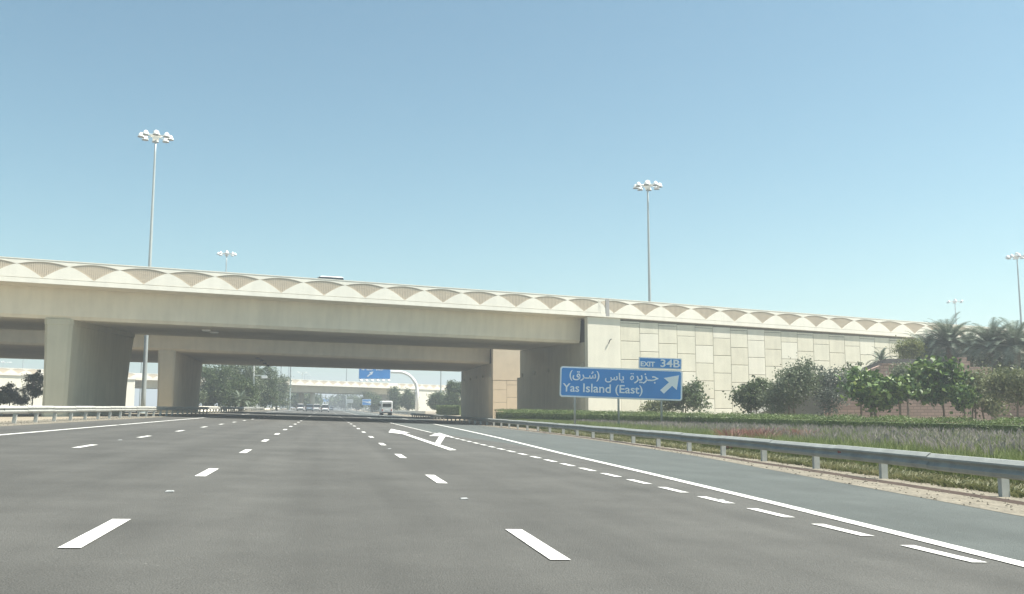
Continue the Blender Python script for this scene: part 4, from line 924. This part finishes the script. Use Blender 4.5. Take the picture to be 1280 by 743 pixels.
# left side
pxtree('small_tree', 'bushy dark small tree at the far left edge, seen under the overpasses', 1, 23, 475, 506, 112, 'dark', 3000, .2, nb=8, clump=.22)
pxtree('small_tree', 'taller pointed dark tree just left of the big pier', 28, 51, 461, 502, 112, 'dark', 4200, .2, nb=9, clump=.24, trunk_px=(39,), spikes=3)
pxtree('bush', 'low green bush between the two small trees left of the big pier', 19, 33, 495, 507, 116, 'dark', 1500, .2, nb=5, cat='bush', clump=.3)
pxtree('bush', 'low green bush at the far left edge behind the guardrail', -12, 8, 493, 505, 108, 'olive', 1500, .3, nb=5, cat='bush', clump=.3)
big = 'large trees in the median beyond the second overpass'
for i, (x0, x1, y0, y1, zc, mm, nl, lb) in enumerate((
    (243, 288, 452, 509, 176, 'dark', 9000, 'leftmost big dark green tree beyond the second pier'),
    (276, 326, 446, 509, 184, 'grey', 9000, 'broad pale green tree second from the left beyond the piers'),
    (306, 347, 452, 510, 196, 'dark', 8000, 'big dark tree behind the white camera pole'),
    (330, 362, 464, 510, 222, 'grey', 6000, 'rightmost big median tree with rounded right side'),
    (288, 316, 470, 510, 168, 'dark', 5000, 'lower dark tree in front of the two broad median trees'))):
    pxtree('big_tree', lb, x0, x1, y0, y1, zc, mm, int(nl*1.7), .36, nb=16, clump=.6, tr=.25, group=big, low=True)
pxtree('bush', 'small bush right of the second pier, left of the big trees', 243, 256, 485, 507, 165, 'grey', 900, .3, nb=4, cat='bush', clump=.3)
palm('low shaggy palm at the foot of the big median trees', 300, 502.5, 160, 2.6, 40, None, 31, name='young_palm')
for i, (x0, x1, y0, y1, zc, lb) in enumerate(((360, 388, 491, 511, 330, 'hazy tree under the left end of the distant overpass'), (384, 400, 493, 511, 420, 'hazier rounded tree behind the distant cars'),
    (424, 440, 499, 510, 520, 'hazy tree clump right of where the road vanishes'), (436, 456, 497, 511, 430, 'hazy tree left of the small blue sign'))):
    pxtree('distant_tree', lb, x0, x1, y0, y1, zc, 'dark', 4000, .9, nb=8, clump=1.2, tr=.25)
for i, (x0, x1, y0, y1, zc, lb) in enumerate(((453, 478, 489, 511, 300, 'tree behind the grey gantry and small blue sign'), (488, 501, 484, 511, 270, 'oval clipped tree right of the white bus'),
    (502, 520, 485, 511, 262, 'oval clipped tree beside the white gantry column'), (537, 556, 489, 511, 225, 'round tree right of the white gantry column'),
    (552, 570, 492, 511, 215, 'low round tree between two taller ones left of the tan abutment'), (558, 580, 476, 511, 205, 'tall dark tree against the tan abutment'))):
    pxtree('clipped_tree', lb, x0, x1, y0, y1, zc, 'dark', 6000, .42, nb=12, clump=.5, tr=.2, low=True)
for i in range(26):         # tree belts far along the road
    s_ = -1 if i < 13 else 1; zc = 520+i % 13*120; xx = 407+s_*(9500+ (i*37 % 5)*900)/zc+(-8 if s_ < 0 else 3)
    h = 8.5*F/zc; pxtree('distant_tree', 'hazy far tree in the belt along the '+('left' if s_ < 0 else 'right')+' of the vanishing road', xx-h*.9, xx+h*.9, HOR-h, HOR+1, zc, 'dark', 900, 1.7, nb=5, clump=2., tr=.3, limbs=2,
           group='far tree belt '+('left' if s_ < 0 else 'right')+' of the road')

# ------------------------------------------------------------ vehicles
def car(label, pos, heading, paint, L=4.7, Wd=1.85, H=1.75, suv=True, rear=True):
    rt = thing('car', label, 'car', pos); rt.rotation_euler = (0, 0, heading); h = H
    def ringy(y, w_, z0, z1): return [(-w_/2, y, z0), (w_/2, y, z0), (w_/2*1.0, y, (z0+z1)*.55), (w_/2*.94, y, z1), (-w_/2*.94, y, z1), (-w_/2, y, (z0+z1)*.55)]
    b = MB(); b.loft([ringy(-L/2, Wd*.86, .38, .85), ringy(-L/2+.15, Wd*.97, .26, 1.0), ringy(-L/2+.9, Wd, .24, 1.03), ringy(L/2-1.4, Wd, .24, 1.02), ringy(L/2-.5, Wd*.97, .26, .92), ringy(L/2, Wd*.85, .38, .72)])
    link('body', b.mesh('body', paint), rt)
    cw = Wd*.93; c = MB(); yb = -L/2+(.12 if suv else .75); c.loft([[(-cw/2, yb, .98), (cw/2, yb, .98), (cw/2, L/2-1.25, 1.0), (-cw/2, L/2-1.25, 1.0)], [(-cw*.41, yb+.3, h-.06), (cw*.41, yb+.3, h-.06), (cw*.41, L/2-2.1, h-.06), (-cw*.41, L/2-2.1, h-.06)]])
    link('windows', c.mesh('windows', M['glass']), rt)
    link('roof', MB().loft([[(-cw*.425, yb+.24, h-.07), (cw*.425, yb+.24, h-.07), (cw*.425, L/2-2.05, h-.07), (-cw*.425, L/2-2.05, h-.07)], [(-cw*.38, yb+.4, h), (cw*.38, yb+.4, h), (cw*.38, L/2-2.25, h), (-cw*.38, L/2-2.25, h)]]).mesh('roof', paint), rt)
    for sx in (-1, 1):
        for yy in (-L/2+.85, L/2-.9):
            wv = MB(); rings = [[(sx*(Wd/2-x), yy+.34*math.cos(2*math.pi*k/14)*q, .34+.34*math.sin(2*math.pi*k/14)*q) for k in range(14)] for x, q in ((.24, .9), (.22, 1), (.02, 1), (-.005, .85))]
            wv.loft(rings); wh = link('wheel', wv.mesh('wheel', M['black']), rt)
            rm = MB(); rm.loft([[(sx*(Wd/2-x), yy+.2*math.cos(2*math.pi*k/10)*q, .34+.2*math.sin(2*math.pi*k/10)*q) for k in range(10)] for x, q in ((.02, 1), (-.015, .8))]); link('rim', rm.mesh('rim', M['carsilver']), wh)
        link('tail_light', MB().box((sx*Wd*.42, -L/2+.06, .82), (.2, .1, .3)).mesh('tail_light', M['lampred']), rt)
        link('headlight', MB().box((sx*Wd*.36, L/2-.06, .66), (.34, .12, .16)).mesh('headlight', M['white']), rt)
        link('side_mirror', MB().box((sx*(Wd/2+.08), L/2-1.55, 1.05), (.2, .12, .16)).mesh('side_mirror', paint), rt)
    link('rear_bumper', MB().box((0, -L/2-.02, .42), (Wd*.9, .14, .2)).mesh('rear_bumper', M['darkmetal']), rt)
    link('number_plate', MB().box((0, -L/2-.02, .72), (.5, .03, .14)).mesh('number_plate', M['white']), rt)
    return rt
for x, zc, pt, hh, lb in ((375.8, 232, 'carwhite', 1.8, 'leftmost of the distant cars in a row, white'), (387, 226, 'carblue', 1.75, 'grey blue car second from the left among the distant cars'),
        (395.8, 236, 'carwhite', 1.9, 'white car in the middle of the distant row'), (406.5, 226, 'carwhite', 1.85, 'white car rightmost of the nearer distant row'),
        (402, 300, 'carsilver', 1.5, 'small silver car farther on, between the two right white cars'), (413.5, 330, 'carblue', 1.6, 'small hazy bluish car right of the distant row')):
    car(lb, foot(x, zc), 0, M[pt], H=hh)
car('white car on the opposite road between the second pier and the trees', foot(257.5, 218), math.pi, M['carwhite'], H=1.8)
# car on the near overpass, only its roof above the parapet
pc = W3((at(397, 347, 80)-O1).dot(D), 4.0, 0); dz = at(411, 343.2, (pc-EYE).dot(FW)).z
rc = car('white car driving on the nearest overpass, only its roof above the parapet', Vector((pc.x, pc.y, dz-1.85)), math.atan2(D.y, D.x)+math.pi/2, M['carwhite'], H=1.85, L=4.5)
# bus
def bus(label, pos, Wd=2.1, H=2.75, L=7.0):
    rt = thing('minibus', label, 'bus', pos)
    def rr2(y, w_, z0, z1, r_=.25): return [(x, y, z) for x, z in rrect(-w_/2, w_/2, z0, z1, r_, 4)]
    b = MB(); b.loft([rr2(-L/2, Wd*.93, .5, H-.12), rr2(-L/2+.12, Wd, .42, H-.02), rr2(-L/2+.5, Wd, .42, H), rr2(L/2-.6, Wd, .42, H), rr2(L/2, Wd*.9, .5, H-.45)]); link('body', b.mesh('body', M['carwhite']), rt)
    link('rear_window', MB().prism([(x, -L/2-.02, z) for x, z in rrect(-Wd*.38, Wd*.38, 1.62, 2.25, .12)], (0, .06, 0)).mesh('rear_window', M['glass']), rt)
    for sx in (-1, 1):
        for k in range(5): link('side_window', MB().box((sx*Wd/2, -L/2+1.0+k*1.15, 1.85), (.03, 1.0, .7)).mesh('side_window', M['glass']), rt)
        for yy in (-L/2+1.3, L/2-1.2):
            wv = MB(); wv.loft([[(sx*(Wd/2-x), yy+.42*q*math.cos(2*math.pi*k/14), .42+.42*q*math.sin(2*math.pi*k/14)) for k in range(14)] for x, q in ((.5, .9), (.48, 1), (.03, 1), (0, .8))]); link('wheel', wv.mesh('wheel', M['black']), rt)
        link('tail_light', MB().box((sx*Wd*.41, -L/2-.01, 1.0), (.2, .06, .32)).mesh('tail_light', M['lampred']), rt)
        link('side_mirror', MB().box((sx*(Wd/2+.12), L/2-.5, 2.0), (.18, .1, .36)).mesh('side_mirror', M['black']), rt)
    link('rear_bumper', MB().box((0, -L/2-.02, .56), (Wd*.92, .2, .22)).mesh('rear_bumper', M['darkmetal']), rt)
    link('number_plate', MB().box((0, -L/2-.015, 1.05), (.5, .03, .16)).mesh('number_plate', M['signwhite']), rt)
    return rt
bus('white minibus driving away on the exit road under the far gantry', foot(482.2, 178))
# pale concrete barrier on the far median
mb = MB(); prof = [(-.3, 0), (-.3, .12), (-.12, .4), (-.08, .9), (.08, .9), (.12, .4), (.3, .12), (.3, 0)]
mb.loft([[Vector((-20+x, y, .44+z)) for x, z in prof] for y in (150, 420)]); solo('concrete_barrier', mb, M['parapet'], 'pale concrete barrier in the median beyond the second overpass', 'barrier', None, (-20, 150, .44))
mb = MB(); mb.loft([[Vector((x0+x, y, gz(18)+z)) for x, z in prof] for x0, y in ((18, 170), (18, 420))]); solo('concrete_barrier', mb, M['parapet'], 'pale low barrier right of the far exit road', 'barrier', None, (18, 170, gz(18)))

# ------------------------------------------------------------ haze
hz = MB(); hz.hexa([(-2600, -120, -2.), (2600, -120, -2.), (2600, 5000, -2.), (-2600, 5000, -2.), (-2600, -120, 46), (2600, -120, 46), (2600, 5000, 46), (-2600, 5000, 46)])
hm = bpy.data.materials.new('haze'); hm.use_nodes = True; t = hm.node_tree; t.nodes.remove(t.nodes['Principled BSDF'])
pv = t.nodes.new('ShaderNodeVolumePrincipled'); pv.inputs['Color'].default_value = (.88, .94, 1, 1); pv.inputs['Density'].default_value = .0013; pv.inputs['Anisotropy'].default_value = .2
t.links.new(pv.outputs[0], t.nodes['Material Output'].inputs['Volume'])
ho = link('haze', hz.mesh('haze', hm)); tag(ho, None, None, None, 'stuff')
for o in COL.objects:
    if '_w' in o: del o['_w']
